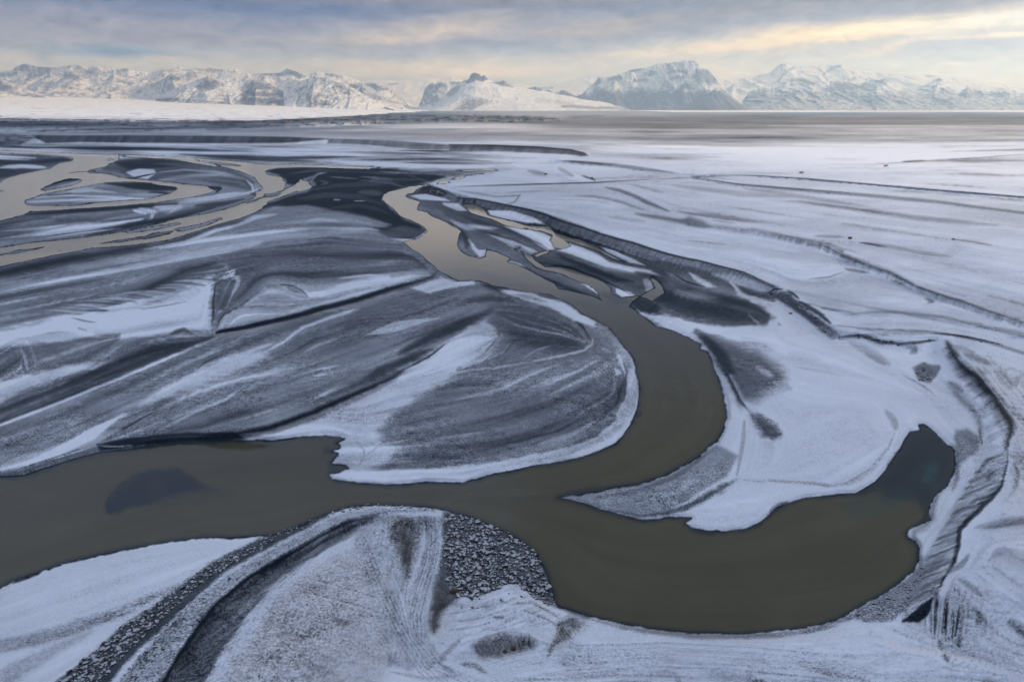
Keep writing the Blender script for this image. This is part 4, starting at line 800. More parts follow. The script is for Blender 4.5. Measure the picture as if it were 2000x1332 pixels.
RELIEF = [
 # far plain and moraine
 ("-800,216 2800,216", 29), ("-800,218 2800,218", 20), ("-800,222 2800,222", 9), ("-800,228 2800,228", 7), ("-800,240 700,240 1300,240 2800,240", 8, 7), ("-800,255 600,255 1200,262 2800,262", 9, 6.5),
 ("-800,262 70,263 157,264 280,264 420,265 560,267 665,270 765,274 877,282 965,284 1052,287 1115,292 1140,298 1149,304", 9.0, 5.6),
 ("-800,284 60,284 122,279 280,279.5 448,280.5 560,280 665,283 765,290 877,296 1000,297.5 1105,303 1136,307 1149,307", 1.0, 5.2),
 ("1091,313 1200,323 1325,341 1440,353", 4.8, 4.7), ("1075,316 1091,318 1200,328 1325,345", 2.5, 4.3),
 ("945,337 1000,328 1060,318 1075,315", 1.2, 2.0),
 ("960,336 1060,324", 2.6),
 ("1352,345 1440,361 1580,372 1685,380 1825,393 2000,415 2420,468", 4.9), ("1352,348 1440,366 1580,378 1685,387 1825,401 2000,424 2420,478", 4.1),
 ("1355,344.5 1387,341.5 1475,342.5 1580,349 1720,361 1860,373 2000,384 2420,419", 5.9), ("1355,347 1387,344.5 1475,345.5 1580,352 1720,364 1860,376 2000,387 2420,423", 5.2), ("1387,338 1475,339 1580,345 1720,357 1860,369 2000,380", 5.2),
 ("1700,330 2420,330", 5.4), ("1300,300 2420,300", 5.6),
 # main bank
 ("825,366 839,363 874,374 895,387 930,388 965,395 1000,402 1035,409 1070,420 1098,432 1140,444 1175,457 1228,471 1280,488 1315,498 1370,510 1454,531 1513,559", 2.6, 3.0),
 ("813,379 845,383 870,388 890,396 920,404 955,411 985,418 1020,427 1050,438 1080,449 1120,464 1170,478 1210,492 1260,509 1297,520 1350,527 1440,550 1500,568", 0.5, 1.3),
 ("888,365 982,362 1157,356 1280,349", 3.6), ("900,375 1000,378 1150,372", 3.1),
 ("1300,470 1400,490 1500,520", 3.1),
 # second scarp
 ("1180,366 1240,384 1285,404 1310,414", 4.2), ("1180,372 1240,390 1285,410", 3.7), 
 ("1342,433 1384,440 1475,450 1524,461 1573,471 1615,478 1650,499 1702,520 1737,531 1790,559 1835,575 1877,587 1930,607 2000,630 2420,760", 4.3),
 ("1342,440 1384,447 1475,458 1524,470 1573,481 1610,489 1642,508 1695,529 1730,541 1782,568 1828,585 1870,597 1925,618 2000,642 2420,775", 3.2),
 ("1300,360 1700,420 2000,480 2420,560", 4.4),
 ("1640,606 1670,612 1720,609 1790,612 1840,620 1900,632 2000,655 2420,740", 3.5), ("1640,613 1670,620 1720,617 1790,621 1840,629 1900,642 2000,666 2420,752", 2.9),
 # rubble slope
 ("1513,559 1538,567 1560,584 1580,598 1601,612 1625,630 1650,650", 3.0), ("1500,573 1540,603 1570,624 1600,646 1628,662", 1.0), ("1650,652 1685,648 1720,660 1790,665", 2.6), ("1640,662 1680,664 1720,675 1760,680 1825,690", 1.0),
 # right cut bank
 ("1846,663 1860,682 1874,706 1895,724 1916,738 1940,766 1961,794 1975,815 1981,832 1975,853 1970,878 1970,902 1958,949 1944,966 1916,994 1895,1012 1877,1033 1874,1064 1867,1096 1846,1127 1839,1145 1821,1173", 3.2, 3.8),
 ("1815,690 1835,722 1860,745 1885,765 1910,790 1928,815 1930,845 1918,880 1890,925 1862,985 1830,1030 1800,1075 1808,1110 1790,1150 1765,1190 1750,1213", 1.0, 0.8),
 ("1821,1173 1795,1205", 3.6, 1.5), ("1830,1180 1815,1215 1762,1216", 2.2, 0.9), ("1900,1180 1880,1240 1850,1262", 3.6, 2.2),
 ("1900,690 2000,720 2420,800", 3.4), ("1990,850 2420,900", 3.9), ("1960,1000 2420,1050", 4.2), ("1930,1150 2420,1200", 4.4),
 ("1700,1236 1760,1260 1850,1273 1940,1293 2000,1322 2420,1450", 1.6, 3.0), ("1130,1206 1250,1232 1405,1250 1475,1252 1545,1248 1650,1239 1700,1235", 1.1), ("1100,1300 1400,1300 1700,1330 2000,1420", 1.6, 2.4), ("-800,1610 400,1610 1000,1600 2420,1600", 1, 3.5),
 # bars
 ("-400,650 0,600 300,560 600,500 780,480", 1.2), ("423,644 490,631 560,616 630,596 700,579 755,561 807,547 839,538", 1.4, 0.8), ("423,652 490,640 560,625 630,605 700,589 755,571 807,557 842,544", 0.6, 0.5),
 ("-400,900 0,790 250,715", 1.1), ("250,800 400,740 550,690 700,640 850,580", 1.2), ("450,838 525,829 595,804 647,783 700,759 755,735 790,716 850,680 920,632", 1.5, 1.0), ("460,851 525,841 595,817 647,797 700,773 755,749 800,724", 0.6),
 ("900,740 1000,690 1080,650 1120,660", 1.2), ("850,820 1050,770 1150,720", 1.2), ("955,628 972,641 976,656 925,708", .9), ("930,650 890,690", .4),
 ("880,430 950,455 1060,500 1150,525 1230,545", 0.9), ("1320,590 1400,595 1480,612", 1.2), ("1400,700 1500,740", 1.1), ("1500,850 1620,860 1720,800", 1.2), ("1250,985 1400,910", .9), ("1452,840 1440,930", .8),
 ("0,1230 200,1170 400,1090", .9), ("0,1300 150,1240 420,1100", 1.0), ("-800,1450 -100,1330", 1.0),
 ("600,420 700,430", .7), ("600,350 780,345", .6), ("260,330 420,345", .6), ("100,440 300,415", .7), ("100,388 300,368", .5), ("350,398 470,383", .6), ("200,290 700,300 1000,310", .8, 1.4),
 # embankment and mound
 ("-260,1600 90,1345 150,1298 250,1214 330,1158 400,1107 470,1069 546,1040", 1.16, 0.72), ("0,1600 215,1345 275,1265 345,1195 415,1135 490,1088 560,1045 620,1018 680,997 720,989 765,988 807,989 846,994", 4.64, 4.93),
 ("60,1600 300,1345 335,1300 372,1240 425,1175 495,1117 565,1078 635,1037 695,1012 740,1001", 4.93, 5.22), ("110,1600 330,1345 360,1300 395,1243 445,1185 510,1133 580,1092 645,1052 700,1028 745,1015", 3.33, 4.06),
 ("280,1600 405,1345 440,1283 490,1213 550,1143 610,1098 670,1065 725,1040 755,1030", 5.22), ("560,1160 640,1110 720,1090 740,1180 640,1230 520,1260", 5.51), ("800,1600 700,1345 760,1260", 4.35),
 ("765,1025 780,1010 830,1008 866,1008", 5.37), ("800,1060 805,1090 795,1130", 4.21), ("860,1012 868,1050 862,1090 850,1140 838,1190 833,1235", 5.51, 4.06), ("885,1050 890,1100 880,1150 862,1190 852,1225", 4.50, 2.90),
 ("895,1158 930,1162 965,1152 1000,1140 1030,1158 1060,1180", 3.77, 1.30), ("920,1010 980,1042 1030,1080 1055,1125 1070,1165", 0.72), ("900,1030 960,1060 1000,1100 1020,1135", 2.32),
 ("980,1165 1040,1200 1090,1215 1120,1205", 3.77, 2.03), ("925,1245 975,1234 1040,1242 1085,1260", 3.48), ("935,1280 985,1275 1035,1262", 1.89), ("900,1320 1000,1320 1100,1285", 2.61), ("760,1300 850,1290", 3.48),
]
HUMMOCKS = [
 ("-800,212 0,214 300,214 560,220 650,214 720,212 820,220 1100,226 1200,228 1100,236 800,240 640,246 200,258 -800,262", 8.0, 30, 5),
 ("-800,262 30,262 80,268 40,286 -800,286", 5.0, 26, 4),
]
ROCKFIELDS = [
 ("1500,573 1540,570 1560,588 1580,606 1603,622 1622,640 1640,660 1625,658 1600,640 1570,618 1540,596",6.5,.14,.36,"dark block in the rubble slope below the right snow terrace", "blocks in the right rubble slope"),
 ("815,379 830,370 845,367 862,372 874,380 860,384 840,381",4.0,.4,.9,"dark block on the small rubble knoll at the head of the river bend", "blocks on the rubble knoll"),
 ("1640,655 1680,651 1720,664 1760,669 1830,662 1830,668 1760,675 1720,671 1680,659 1642,661",6,.12,.34,"dark block in the thin line of rubble beside the right snow bank", "blocks in the line of rubble"),
 ("1818,649 1860,653 1900,659 1960,673 1960,677 1900,663 1858,657",6,.12,.30,"dark block in the thin line of rubble beside the right snow bank", "blocks in the line of rubble"),
 ("1783,720 1807,710 1825,724 1818,748 1797,745",6,.10,.34,"dark block in the small stone patch on the snow below the right cut bank", "blocks in the small stone patch"),
 ("1795,1095 1810,1110 1770,1185 1720,1205 1660,1207 1720,1168 1780,1128",8,.08,.20,"small dark stone on the gravelly shore below the right cut bank", "stones on the gravelly shore"),
 ("866,998 905,1005 945,1020 980,1035 1010,1050 1040,1073 1055,1092 1066,1125 1080,1160 1086,1182 1066,1181 1036,1161 1020,1142 990,1139 960,1155 920,1168 890,1162 872,1125 866,1060 874,1030", 5.4, .14, .32, "dark angular boulder capped with snow on the rock face of the near mound", "boulders on the rock face of the near mound"),
 ("100,1345 150,1300 250,1215 330,1160 400,1108 470,1070 546,1038 600,1020 605,1026 550,1048 480,1088 420,1124 370,1160 310,1215 260,1265 215,1310 190,1345", 5.5, .10, .27, "dark stone in the snowy rubble edge of the near embankment", "stones along the near embankment"),
 ("600,1017 647,1000 685,988 720,984 765,984 807,987 850,994 850,999 800,993 720,990 660,1002 606,1024", 5.5, .08, .18, "dark stone in the snowy rubble edge of the near embankment", "stones along the near embankment"),
 ("890,1172 960,1158 1000,1145 1040,1170 1070,1190 1000,1200 930,1200 880,1200",20,.07,.22,"small dark stone lying loose on the snow below the rock face", "loose stones below the rock face"),
 ("450,1330 560,1170 640,1110 720,1060 760,1100 800,1200 790,1330",30,.04,.10,"tiny dark stone on the flat frosted top of the near mound", "loose stones on top of the near mound"),
 ("215,1345 345,1195 490,1090 620,1020 640,1030 510,1100 380,1205 270,1345",13,.05,.17,"dark stone in the snowy rubble edge of the near embankment", "stones along the near embankment"),
]
TUFTS = [
 (886, 1157, .75, "ochre grass tuft at the lower left corner of the black rock face"),
 (1003, 1268, .5, "dry grass tuft in the dark oval hollow on the near bank, right one"),
 (986, 1274, .4, "dry grass tuft in the dark oval hollow on the near bank, left one"),
 (1661, 466, 1.2, "small brown clump alone on the right plain above the long curved scarp"),
 (1156, 349, 1.5, "brown clump beside the straight track on the plain"),
 (1066, 341, 1.8, "brown clump on the white rise beyond the river bend"),
 (1545, 612, .7, "reddish brown clump on the edge of the dark rubble slope"),
]
MOUNTAINS = [
 dict(label="smooth white ice cap rising far behind the rocky peak", sil="560,170 650,165 735,157 790,158 830,153 860,155 885,150 905,157 960,165 1000,165 1050,168 1100,160 1150,147 1200,141 1280,138 1350,138 1440,150 1560,140 1700,140", D0=26000, D1=34000, base=0, rockf=0.0, amp=0.10, prof=0.9, jag=.5, seed=21,
   paint=[('S',"760,166 780,163",.4,2,1.5),('S',"1050,172 1080,172",.4,2,1.5)]),
 dict(label="long jagged snowy range at the left with dark rocky summits", sil="-440,150 -300,138 -200,142 -100,136 0,133 10,140 35,138 49,128 65,124 84,130 115,132 147,129 171,128 182,132 213,128 238,135 257,134 273,140 301,141 336,133 360,131 378,135 413,132 437,136 472,137 497,145 518,142 553,142 567,134 588,141 602,150 623,140 647,143 672,147 693,154 740,172 790,200 830,214", D0=17000, D1=22000, base=0, rockf=0.46, amp=0.40, prof=1.1, seed=2, pamp=3.0, nsp=11, jag=1.6,
   paint=[('P',"40,138 62,124 90,130 118,131 112,140 90,150 60,158 66,142",.30,4,0),('P',"128,156 140,140 165,152 160,158",.25,3,0),('S',"145,130 170,129",.3,2,2),('S',"170,140 215,146",.4,4,4),('S',"240,140 258,136",.25,3,3),('P',"335,156 345,146 360,155 352,159",.2,2,0),('S',"372,150 385,143",.3,3,3),('S',"400,137 440,138",.4,3,2),('P',"505,147 560,142 567,134 600,148 590,154 575,148 530,149",.22,2.5,0),('S',"0,146 40,146",.4,4,3),('S',"240,158 260,164",.3,2,2),('S',"640,146 670,150",.4,2,2)]),
 dict(label="dark rocky foothill at the far left edge", sil="-440,150 -250,140 -100,150 0,152 10,155 30,163 45,172 80,183 110,192 140,200", D0=13500, D1=15500, base=0, rockf=0.6, amp=0.35, seed=3, nsp=4, paint=[('P',"-100,158 0,156 28,166 42,174 10,180 -100,182",.30,5,0),('S',"20,182 90,190",.5,4,3)]),
 dict(label="snowy spur with a dark layered cliff above the glacier", sil="270,202 300,192 340,176 380,161 405,152 413,149 425,154 440,158 480,160 500,157 525,160 545,172 570,189 600,203", D0=13000, D1=16000, base=0, rockf=0.5, amp=0.40, prof=1.0, seed=4, nsp=5, sx=520, sy=2200,
   paint=[('P',"465,205 485,162 505,158 528,162 548,175 580,195 600,206",.30,9,0),('S',"500,176 535,178",.7,1,1.5),('S',"490,190 560,192",.55,1.5,2),('P',"385,172 405,156 425,155 440,165 420,175 400,180",.32,5,0),('S',"310,196 350,196",.3,4,2.5)]),
 dict(label="rounded white mountain with striped gullies near the left centre", sil="555,178 575,166 590,159 620,149 640,150 660,155 680,165 700,178 730,195 750,205 775,214", D0=13000, D1=16000, base=0, rockf=0.45, amp=0.30, prof=1.0, seed=5, nsp=6, sx=360, sy=2600, tint_lo=0.0,
   paint=[('P',"650,160 672,164 690,178 680,186 664,180",.42,4,0),('P',"600,206 615,196 640,198 650,206",.35,4,0),('S',"665,175 685,180",.7,1,2),('S',"580,178 600,170",.5,3,3)]),
 dict(label="hazy snow shoulder with dark rock patches beside an ice fall", sil="660,172 680,164 710,160 735,162 755,168 775,184 792,200 806,214", D0=17500, D1=20000, base=0, rockf=0.5, amp=0.32, seed=6, nsp=1, sx=600, paint=[('P',"680,168 710,166 700,175 685,173",.28,3,0),('P',"715,164 740,164 756,176 735,178",.3,3,0),('P',"700,182 730,184 790,206 760,200",.5,5,0)]),
 dict(label="blue hazy snow slope between the ice fall and the rocky peak", sil="815,214 826,190 832,172 842,163 865,160 885,160 910,160 930,172 950,190", D0=18000, D1=20500, base=0, rockf=0.5, amp=0.3, seed=7, nsp=1, sx=600, paint=[('P',"833,168 866,161 870,170 840,174",.28,3,0),('S',"885,162 900,164",.35,3,2.5),('S',"835,190 860,196",.5,4,4)]),
 dict(label="broad white mountain crowned by a dark knobbly rock peak", sil="836,216 852,202 866,190 880,175 897,163 908,157 917,155 919,147 926,142 936,144 941,150 946,146 952,153 962,160 975,160 984,157 992,164 1006,170 1020,172 1044,176 1070,180 1085,185 1110,188 1140,195 1180,200 1210,206 1240,215", D0=14500, D1=18500, base=0, rockf=0.20, amp=0.16, prof=.9, seed=8, jag=1.0, tint_lo=0.3,
   paint=[('P',"905,160 917,156 919,146 927,141 940,148 947,145 954,155 945,160 930,157 915,162",.18,2.5,0),('P',"958,162 984,157 1005,170 985,168",.3,3,0),('S',"895,170 880,185",.4,4,4),('P',"890,215 905,200 930,192 960,198 940,204 920,215",.45,6,0),('S',"1050,195 1120,204",.75,4,4),('S',"1100,208 1230,213",.42,3,2.5)]),
 dict(label="snow covered rocks low on the ice field right of the rocky peak", sil="1015,182 1035,172 1045,169 1060,175 1072,176 1085,182 1098,176 1112,182 1130,190", D0=20500, D1=21500, base=0, rockf=0.6, amp=0.3, seed=12, paint=[]),
 dict(label="massive snow topped mountain with bare brown grey lower flanks", sil="1110,196 1135,184 1150,170 1162,162 1166,153 1185,150 1205,145 1230,137 1260,131 1284,123 1292,121 1300,124 1308,121 1317,120 1335,119 1349,118 1363,129 1380,140 1394,152 1405,164 1415,178 1440,199 1462,214", D0=17500, D1=21500, base=0, rockf=0.16, amp=0.62, prof=.95, seed=9, pamp=2.0, sx=650, sy=2600, jag=2.6, tint_lo=.25, snowline=(177, .66), spurs=[(1300,158,1285,214,.62),(1372,166,1330,214,.55),(1215,170,1195,214,.6),(1252,164,1242,214,.65),(1172,172,1150,214,.6),(1335,172,1310,214,.45),(1405,176,1420,214,.5)],
   paint=[('P',"1158,166 1162,156 1170,152 1172,160 1166,168",.2,3,0),('P',"1186,156 1195,150 1212,148 1213,156 1200,158",.25,3,0),('S',"1228,140 1247,136",.2,2,2.5),('P',"1255,146 1265,140 1278,139 1276,148 1262,150",.3,3,0),('S',"1236,158 1262,156",.3,2.5,2.5),('P',"1293,128 1297,122 1307,124 1306,138 1298,136",.3,3,0),('S',"1302,142 1320,138 1338,142",.25,2.5,3),('S',"1305,154 1330,152",.3,3,3),('P',"1350,152 1352,138 1375,135 1395,150 1398,163 1380,166 1362,162",.26,5,0),('P',"1322,176 1335,160 1352,174",.22,3,0),('S',"1340,122 1352,121",.35,2,2),('S',"1290,172 1298,160 1306,174",.45,3,3)]),
 dict(label="dark triangular foothill in front of the big snowy mountain", sil="1330,214 1345,203 1362,192 1380,183 1392,178 1402,179 1415,186 1432,197 1450,208 1463,215", D0=15500, D1=17300, base=0, rockf=0.5, amp=0.4, seed=10, sx=300, paint=[('P',"1325,230 1325,170 1470,170 1470,230",.14,3,0)], tint_lo=.3),
 dict(label="mist veiled white massif at the right with broken rock ribs", sil="1380,160 1440,155 1500,141 1512,128 1522,125 1540,132 1560,127 1600,129 1630,126 1660,136 1700,141 1760,143 1800,147 1850,152 1900,158 1960,166 2000,173 2200,182 2440,190", D0=21500, D1=27000, base=0, rockf=0.3, amp=0.22, prof=.9, seed=13, nsp=9, jag=1.2, paint=[('S',"1510,128 1525,127",.35,3,4),('S',"1520,150 1545,130",.4,2,2),('S',"1600,148 1615,136 1632,128",.35,1.5,2),('S',"1600,146 1610,156",.35,2,2),('S',"1800,146 1820,148",.3,3,3)]),
 dict(label="low grey foothills under the mist at the right horizon", sil="1448,198 1460,182 1470,174 1490,170 1520,163 1545,152 1562,151 1590,163 1610,160 1640,158 1680,161 1700,155 1722,154 1740,166 1770,172 1800,166 1826,152 1840,160 1860,166 1900,165 1950,172 2000,176 2150,180 2440,192", D0=16000, D1=20500, base=0, rockf=0.5, amp=0.38, prof=.85, seed=14, nsp=12, sx=800, sy=2600, jag=1.4, tint_lo=.15, snowline=(178, .35),
   paint=[('P',"1545,156 1562,151 1592,164 1575,165",.28,3,0),('P',"1605,178 1625,160 1680,165 1720,168 1700,175",.38,5,0),('S',"1705,158 1725,158",.3,4,3),('S',"1800,148 1830,156",.3,3,4),('P',"1458,192 1480,176 1500,178 1490,190",.4,4,0)]),
]
GLAC_TOP = "-460,184 0,187 200,193 400,199 560,205 700,211 780,213.5 840,216"
GLAC_BOT = "-460,238 0,232 200,234 350,236 500,236 650,229 780,221 960,217.5"


# ---- snow cover (tone p, 0 bare black gravel .. 1 unbroken snow) ------------------
Pn = np.full((NR, NC), 0.5, f32)
A = np.full((NR, NC), 0.12, f32)                       # strength of the wind and flow streaks
T = np.zeros((NR, NC), f32)                            # brown grass and dust in the snow, painted sun warmth on the horizon strip
gx, gy, gw = (np.zeros((NR, NC), f32) for _ in range(3))
dvrow = np.gradient(vs)


def guide(p, wgt=1.0):
    for a, b in zip(p[:-1], p[1:]):
        n = int(np.hypot(*(b - a)) / 2) + 2
        t = np.linspace(0, 1, n)[:, None]
        q = a + (b - a) * t
        j = ((q[:, 0] + U0) / 2).astype(int); i = np.searchsorted(vs, q[:, 1])
        ok = (j >= 0) & (j < NC) & (i >= 0) & (i < NR)
        i, j = i[ok], j[ok]
        if not len(i):
            continue
        dx = (b[0] - a[0]) / 2.0; dy = (b[1] - a[1]) / dvrow[i]
        th = 2 * np.arctan2(dy, dx)
        gx[i, j] += np.cos(th) * wgt; gy[i, j] += np.sin(th) * wgt; gw[i, j] += wgt


for s in GUIDES:
    guide(pts(s), 1.5)
for it in PAINT:
    if it[1] == 'p':
        q_ = pts(it[2])
        if it[0] == 'S' and len(q_) > 1:
            guide(q_, 1.0)
for s in WATER[:1]:
    q_ = pts(s)
    guide(q_, 1.0)

# ---- flow direction everywhere, then streaks along it ------------------------------
def pushpull(v, w_):
    if min(w_.shape) <= 2:
        tot = [x.sum() / max(w_.sum(), 1e-6) for x in v]
        return [np.full(w_.shape, t, f32) for t in tot]
    h, wd = w_.shape
    H2, W2 = (h + 1) // 2 * 2, (wd + 1) // 2 * 2
    def dn(x):
        y = np.zeros((H2, W2), f32); y[:h, :wd] = x
        return y.reshape(H2 // 2, 2, W2 // 2, 2).sum((1, 3))
    wl = dn(w_); vl = [dn(x) for x in v]
    sc_ = np.minimum(1, wl) / np.maximum(wl, 1e-6)
    up = pushpull([x * sc_ for x in vl], wl * sc_)
    o = []
    for x, u_ in zip(v, up):
        r = np.repeat(np.repeat(u_, 2, 0), 2, 1)
        rp = np.pad(r, 1, mode='edge')
        r = (rp[1:-1, 1:-1] * 2 + rp[:-2, 1:-1] + rp[2:, 1:-1] + rp[1:-1, :-2] + rp[1:-1, 2:]) / 6
        r = r[:h, :wd]
        k = np.minimum(1, w_)
        o.append((x + (1 - k) * r).astype(f32))
    return o


k = np.maximum(gw, 1)
gx, gy = pushpull([gx / k, gy / k], np.minimum(gw, 1))
th = 0.5 * np.arctan2(gy, gx)
DX, DY = np.cos(th).astype(f32), np.sin(th).astype(f32)


def blur(a, n):
    for _ in range(n):
        a = (np.roll(a, 1, 0) + a * 2 + np.roll(a, -1, 0)) / 4
        a = (np.roll(a, 1, 1) + a * 2 + np.roll(a, -1, 1)) / 4
    return a


def lic(noise, steps, step):
    acc = noise.copy(); cnt = 1.0
    jj, ii = np.meshgrid(np.arange(NC, dtype=f32), np.arange(NR, dtype=f32))
    for sg in (1, -1):
        x, y = jj.copy(), ii.copy()
        for s_ in range(steps):
            ix = np.clip(x, 0, NC - 1).astype(np.int32); iy = np.clip(y, 0, NR - 1).astype(np.int32)
            f = iy * NC + ix
            x += sg * step * DX.ravel()[f]; y += sg * step * DY.ravel()[f]
            ix = np.clip(x, 0, NC - 1).astype(np.int32); iy = np.clip(y, 0, NR - 1).astype(np.int32)
            wt = 1 - (s_ + 1) / (steps + 1)
            acc += noise.ravel()[iy * NC + ix] * wt; cnt += wt
    acc /= cnt
    acc -= acc.mean()
    return acc / acc.std()


L1 = lic(rng.standard_normal((NR, NC)).astype(f32), 22, 1.5)
L2 = lic(blur(rng.standard_normal((NR, NC)).astype(f32), 5), 26, 3.0)
L3 = lic(blur(rng.standard_normal((NR, NC)).astype(f32), 40), 24, 7.0)
STREAK = 0.13 * L1 + 0.40 * L2 + 0.50 * L3
patch = fbm(U / 110, S / 110, 5, 0.55, 51)
# ---- water ------------------------------------------------------------------
sdW = np.full((NR, NC), -40, f32)                      # positive in the water
for s in WATER:
    sl, d = poly_sd(pts(s), 40, 3.0, 1.2)
    kf = sstep(540, 430, V[sl])
    d = d + kf * (1.1 * L2[sl] + 0.7 * L1[sl]) * np.where(np.abs(d) < 30, 1, 0)
    sdW[sl] = np.maximum(sdW[sl], d)
for s in ISLANDS:
    sl, d = poly_sd(pts(s), 40, 3.0, 1.2)
    d = d + (0.9 * L2[sl] + 0.5 * L1[sl]) * np.where(np.abs(d) < 30, 1, 0)
    sdW[sl] = np.minimum(sdW[sl], -d)
land = -sdW

def target(ch):
    return {'p': Pn, 'a': A, 't': T}[ch]


def do_paint(item):
    kind, ch, s, val, soft, *rest = item
    p = pts(s)
    F = target(ch)
    if kind == 'P':
        amp = rest[0] if rest else 6.0
        alpha = rest[1] if len(rest) > 1 else 1.0
        sl, d = poly_sd(p, soft * 2 + 2, amp, amp * 0.25)
        if soft > 2:
            d = d + STREAK[sl] * soft * 0.35
        m = sstep(-soft, soft, d) * alpha
    else:
        wd = rest[0]; alpha = rest[1] if len(rest) > 1 else 1.0
        amp = min(5.0, wd * 0.7)
        maxd = wd + soft * 1.8 + 1
        sl = win(p, maxd + amp)
        Uw, Vw = warped(sl, amp, amp * 0.3)
        D = np.full(Uw.shape, maxd + 1, f32)
        D = stroke_dist(D, Uw, Vw, p, maxd, sl, amp, wd)
        if soft > 1.5:
            D = D - STREAK[sl] * min(soft, wd) * 0.5
        m = sstep(wd + soft, max(wd - soft, 0), D) * alpha
    F[sl] = F[sl] * (1 - m) + val * m


def stroke_dist(D, Uw, Vw, p, maxd, sl, pad, wd):
    """distance to the line, growing towards both ends so that strokes run out to a point"""
    ln = np.concatenate([[0], np.cumsum(np.hypot(*np.diff(p, axis=0).T))])
    L = max(ln[-1], 1e-3)
    for k in range(len(p) - 1):
        a, b = p[k], p[k + 1]
        s = win(np.array([a, b]), maxd + pad)
        r = slice(max(s[0].start, sl[0].start) - sl[0].start, min(s[0].stop, sl[0].stop) - sl[0].start)
        c = slice(max(s[1].start, sl[1].start) - sl[1].start, min(s[1].stop, sl[1].stop) - sl[1].start)
        if r.stop <= r.start or c.stop <= c.start:
            continue
        x = Uw[r, c] - a[0]; y = Vw[r, c] - a[1]
        dx, dy = b - a
        t = np.clip((x * dx + y * dy) / (dx * dx + dy * dy + 1e-6), 0, 1)
        d = np.hypot(x - t * dx, y - t * dy)
        q = (ln[k] + t * (ln[k + 1] - ln[k])) / L
        tap = np.clip(np.minimum(q, 1 - q) / 0.3, 0, 1)
        d = d + wd * 1.15 * (1 - np.sqrt(tap))
        D[r, c] = np.minimum(D[r, c], d)
    return D


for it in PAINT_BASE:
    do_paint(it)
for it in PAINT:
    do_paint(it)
Pn = Pn + A * (0.45 + 0.55 * sstep(0.05, 0.4, Pn)) * (STREAK * 0.75 + patch * 0.9)
sl, d = poly_sd(pts(BARS), 12, 4, 1)
m = sstep(-2, 10, d) * sstep(0.03, 0.3, Pn[sl])
Pn[sl] += m * (0.30 * sstep(.7, 2.4, L2[sl]) + 0.07 * sstep(.9, 2.4, L1[sl]) + 0.12 * sstep(.9, 2.2, L3[sl]) - 0.10 * sstep(.8, 2.2, -L2[sl]) - 0.09 * sstep(.8, 2.4, -L3[sl]))
for s, amp, scl_, nx_, ny_ in GULLIES:
    sl, d = poly_sd(pts(s), 4, 2, 0.5)
    q_ = (U[sl] * nx_ + V[sl] * ny_) / scl_
    Pn[sl] += sstep(-1, 3, d) * amp * (fbm(q_ + 0.4 * WF[sl], (U[sl] * ny_ - V[sl] * nx_) / (scl_ * 9), 3, .6, 71))
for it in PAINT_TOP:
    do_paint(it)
r_ = np.random.default_rng(3)
for k_ in range(34):                                    # feathered edge of the snow fan by the gully
    f_ = k_ / 33 + r_.uniform(-.02, .02)
    x_ = 404 - f_ * 290; y_ = 545 + f_ * 64 + r_.uniform(-3, 6); L_ = r_.uniform(28, 75)
    do_paint(('S', 'p', '%.1f,%.1f %.1f,%.1f %.1f,%.1f' % (x_ + 25, y_ + 5, x_ - L_ * .4, y_ + 1, x_ - L_, y_ + 2.5), .88 if k_ % 3 else .36, 1.6, r_.uniform(.9, 2.2), .65))
for s, offs, v0, v1 in TRACKS:
    p_ = pts(s)
    tg = np.gradient(p_, axis=0); tg /= np.hypot(tg[:, 0], tg[:, 1])[:, None]
    nrm = np.stack([-tg[:, 1], tg[:, 0]], 1)
    for i_, of in enumerate(offs):
        q_ = p_ + nrm * of
        st_ = ' '.join('%.1f,%.1f' % tuple(x) for x in q_)
        do_paint(('S', 'p', st_, v0, .9, .9, .75))
        q_ = q_ + nrm * 1.9
        do_paint(('S', 'p', ' '.join('%.1f,%.1f' % tuple(x) for x in q_), v1, .9, .8, .65))
# wind scoured lines on the open snow
sl, d = poly_sd(pts(OPEN), 12, 4, 1)
m = sstep(-6, 10, d)
Pn[sl] -= m * (0.16 * sstep(1.25, 2.6, -L2[sl]) * 1.5 + 0.10 * sstep(1.0, 2.4, -L1[sl]) + 0.05 * sstep(.2, .7, ridged(U[sl] / 150, S[sl] / 150, 4, .6, 15) - .25 * L3[sl]))
OPENM = np.zeros((NR, NC), f32); OPENM[sl] = m
Pn = np.clip(Pn, 0, 1)

# wet black sand along the waterline
edge = np.clip((V - VH) / 330, 0.25, 1.6)
wet = sstep(0.3, 2.2, land / edge + WF * 1.1 + WU * 1.2)
Pn *= wet

# ---- relief --------------------------------------------------------------------
hv = np.zeros((NR, NC), f32); hw = np.zeros((NR, NC), f32)


def hline(s, z0, z1=None):
    p = pts(s)
    z1 = z0 if z1 is None else z1
    n = len(p) - 1
    for k_, (a, b) in enumerate(zip(p[:-1], p[1:])):
        m = int(np.hypot(*(b - a)) / 1.0) + 2
        t = np.linspace(0, 1, m)
        q = a + (b - a) * t[:, None]
        z = z0 + (z1 - z0) * (k_ + t) / n
        j = ((q[:, 0] + U0) / 2).astype(int); i = np.searchsorted(vs, q[:, 1])
        ok = (j >= 0) & (j < NC) & (i >= 0) & (i < NR)
        hv[i[ok], j[ok]] = z[ok]; hw[i[ok], j[ok]] = 1


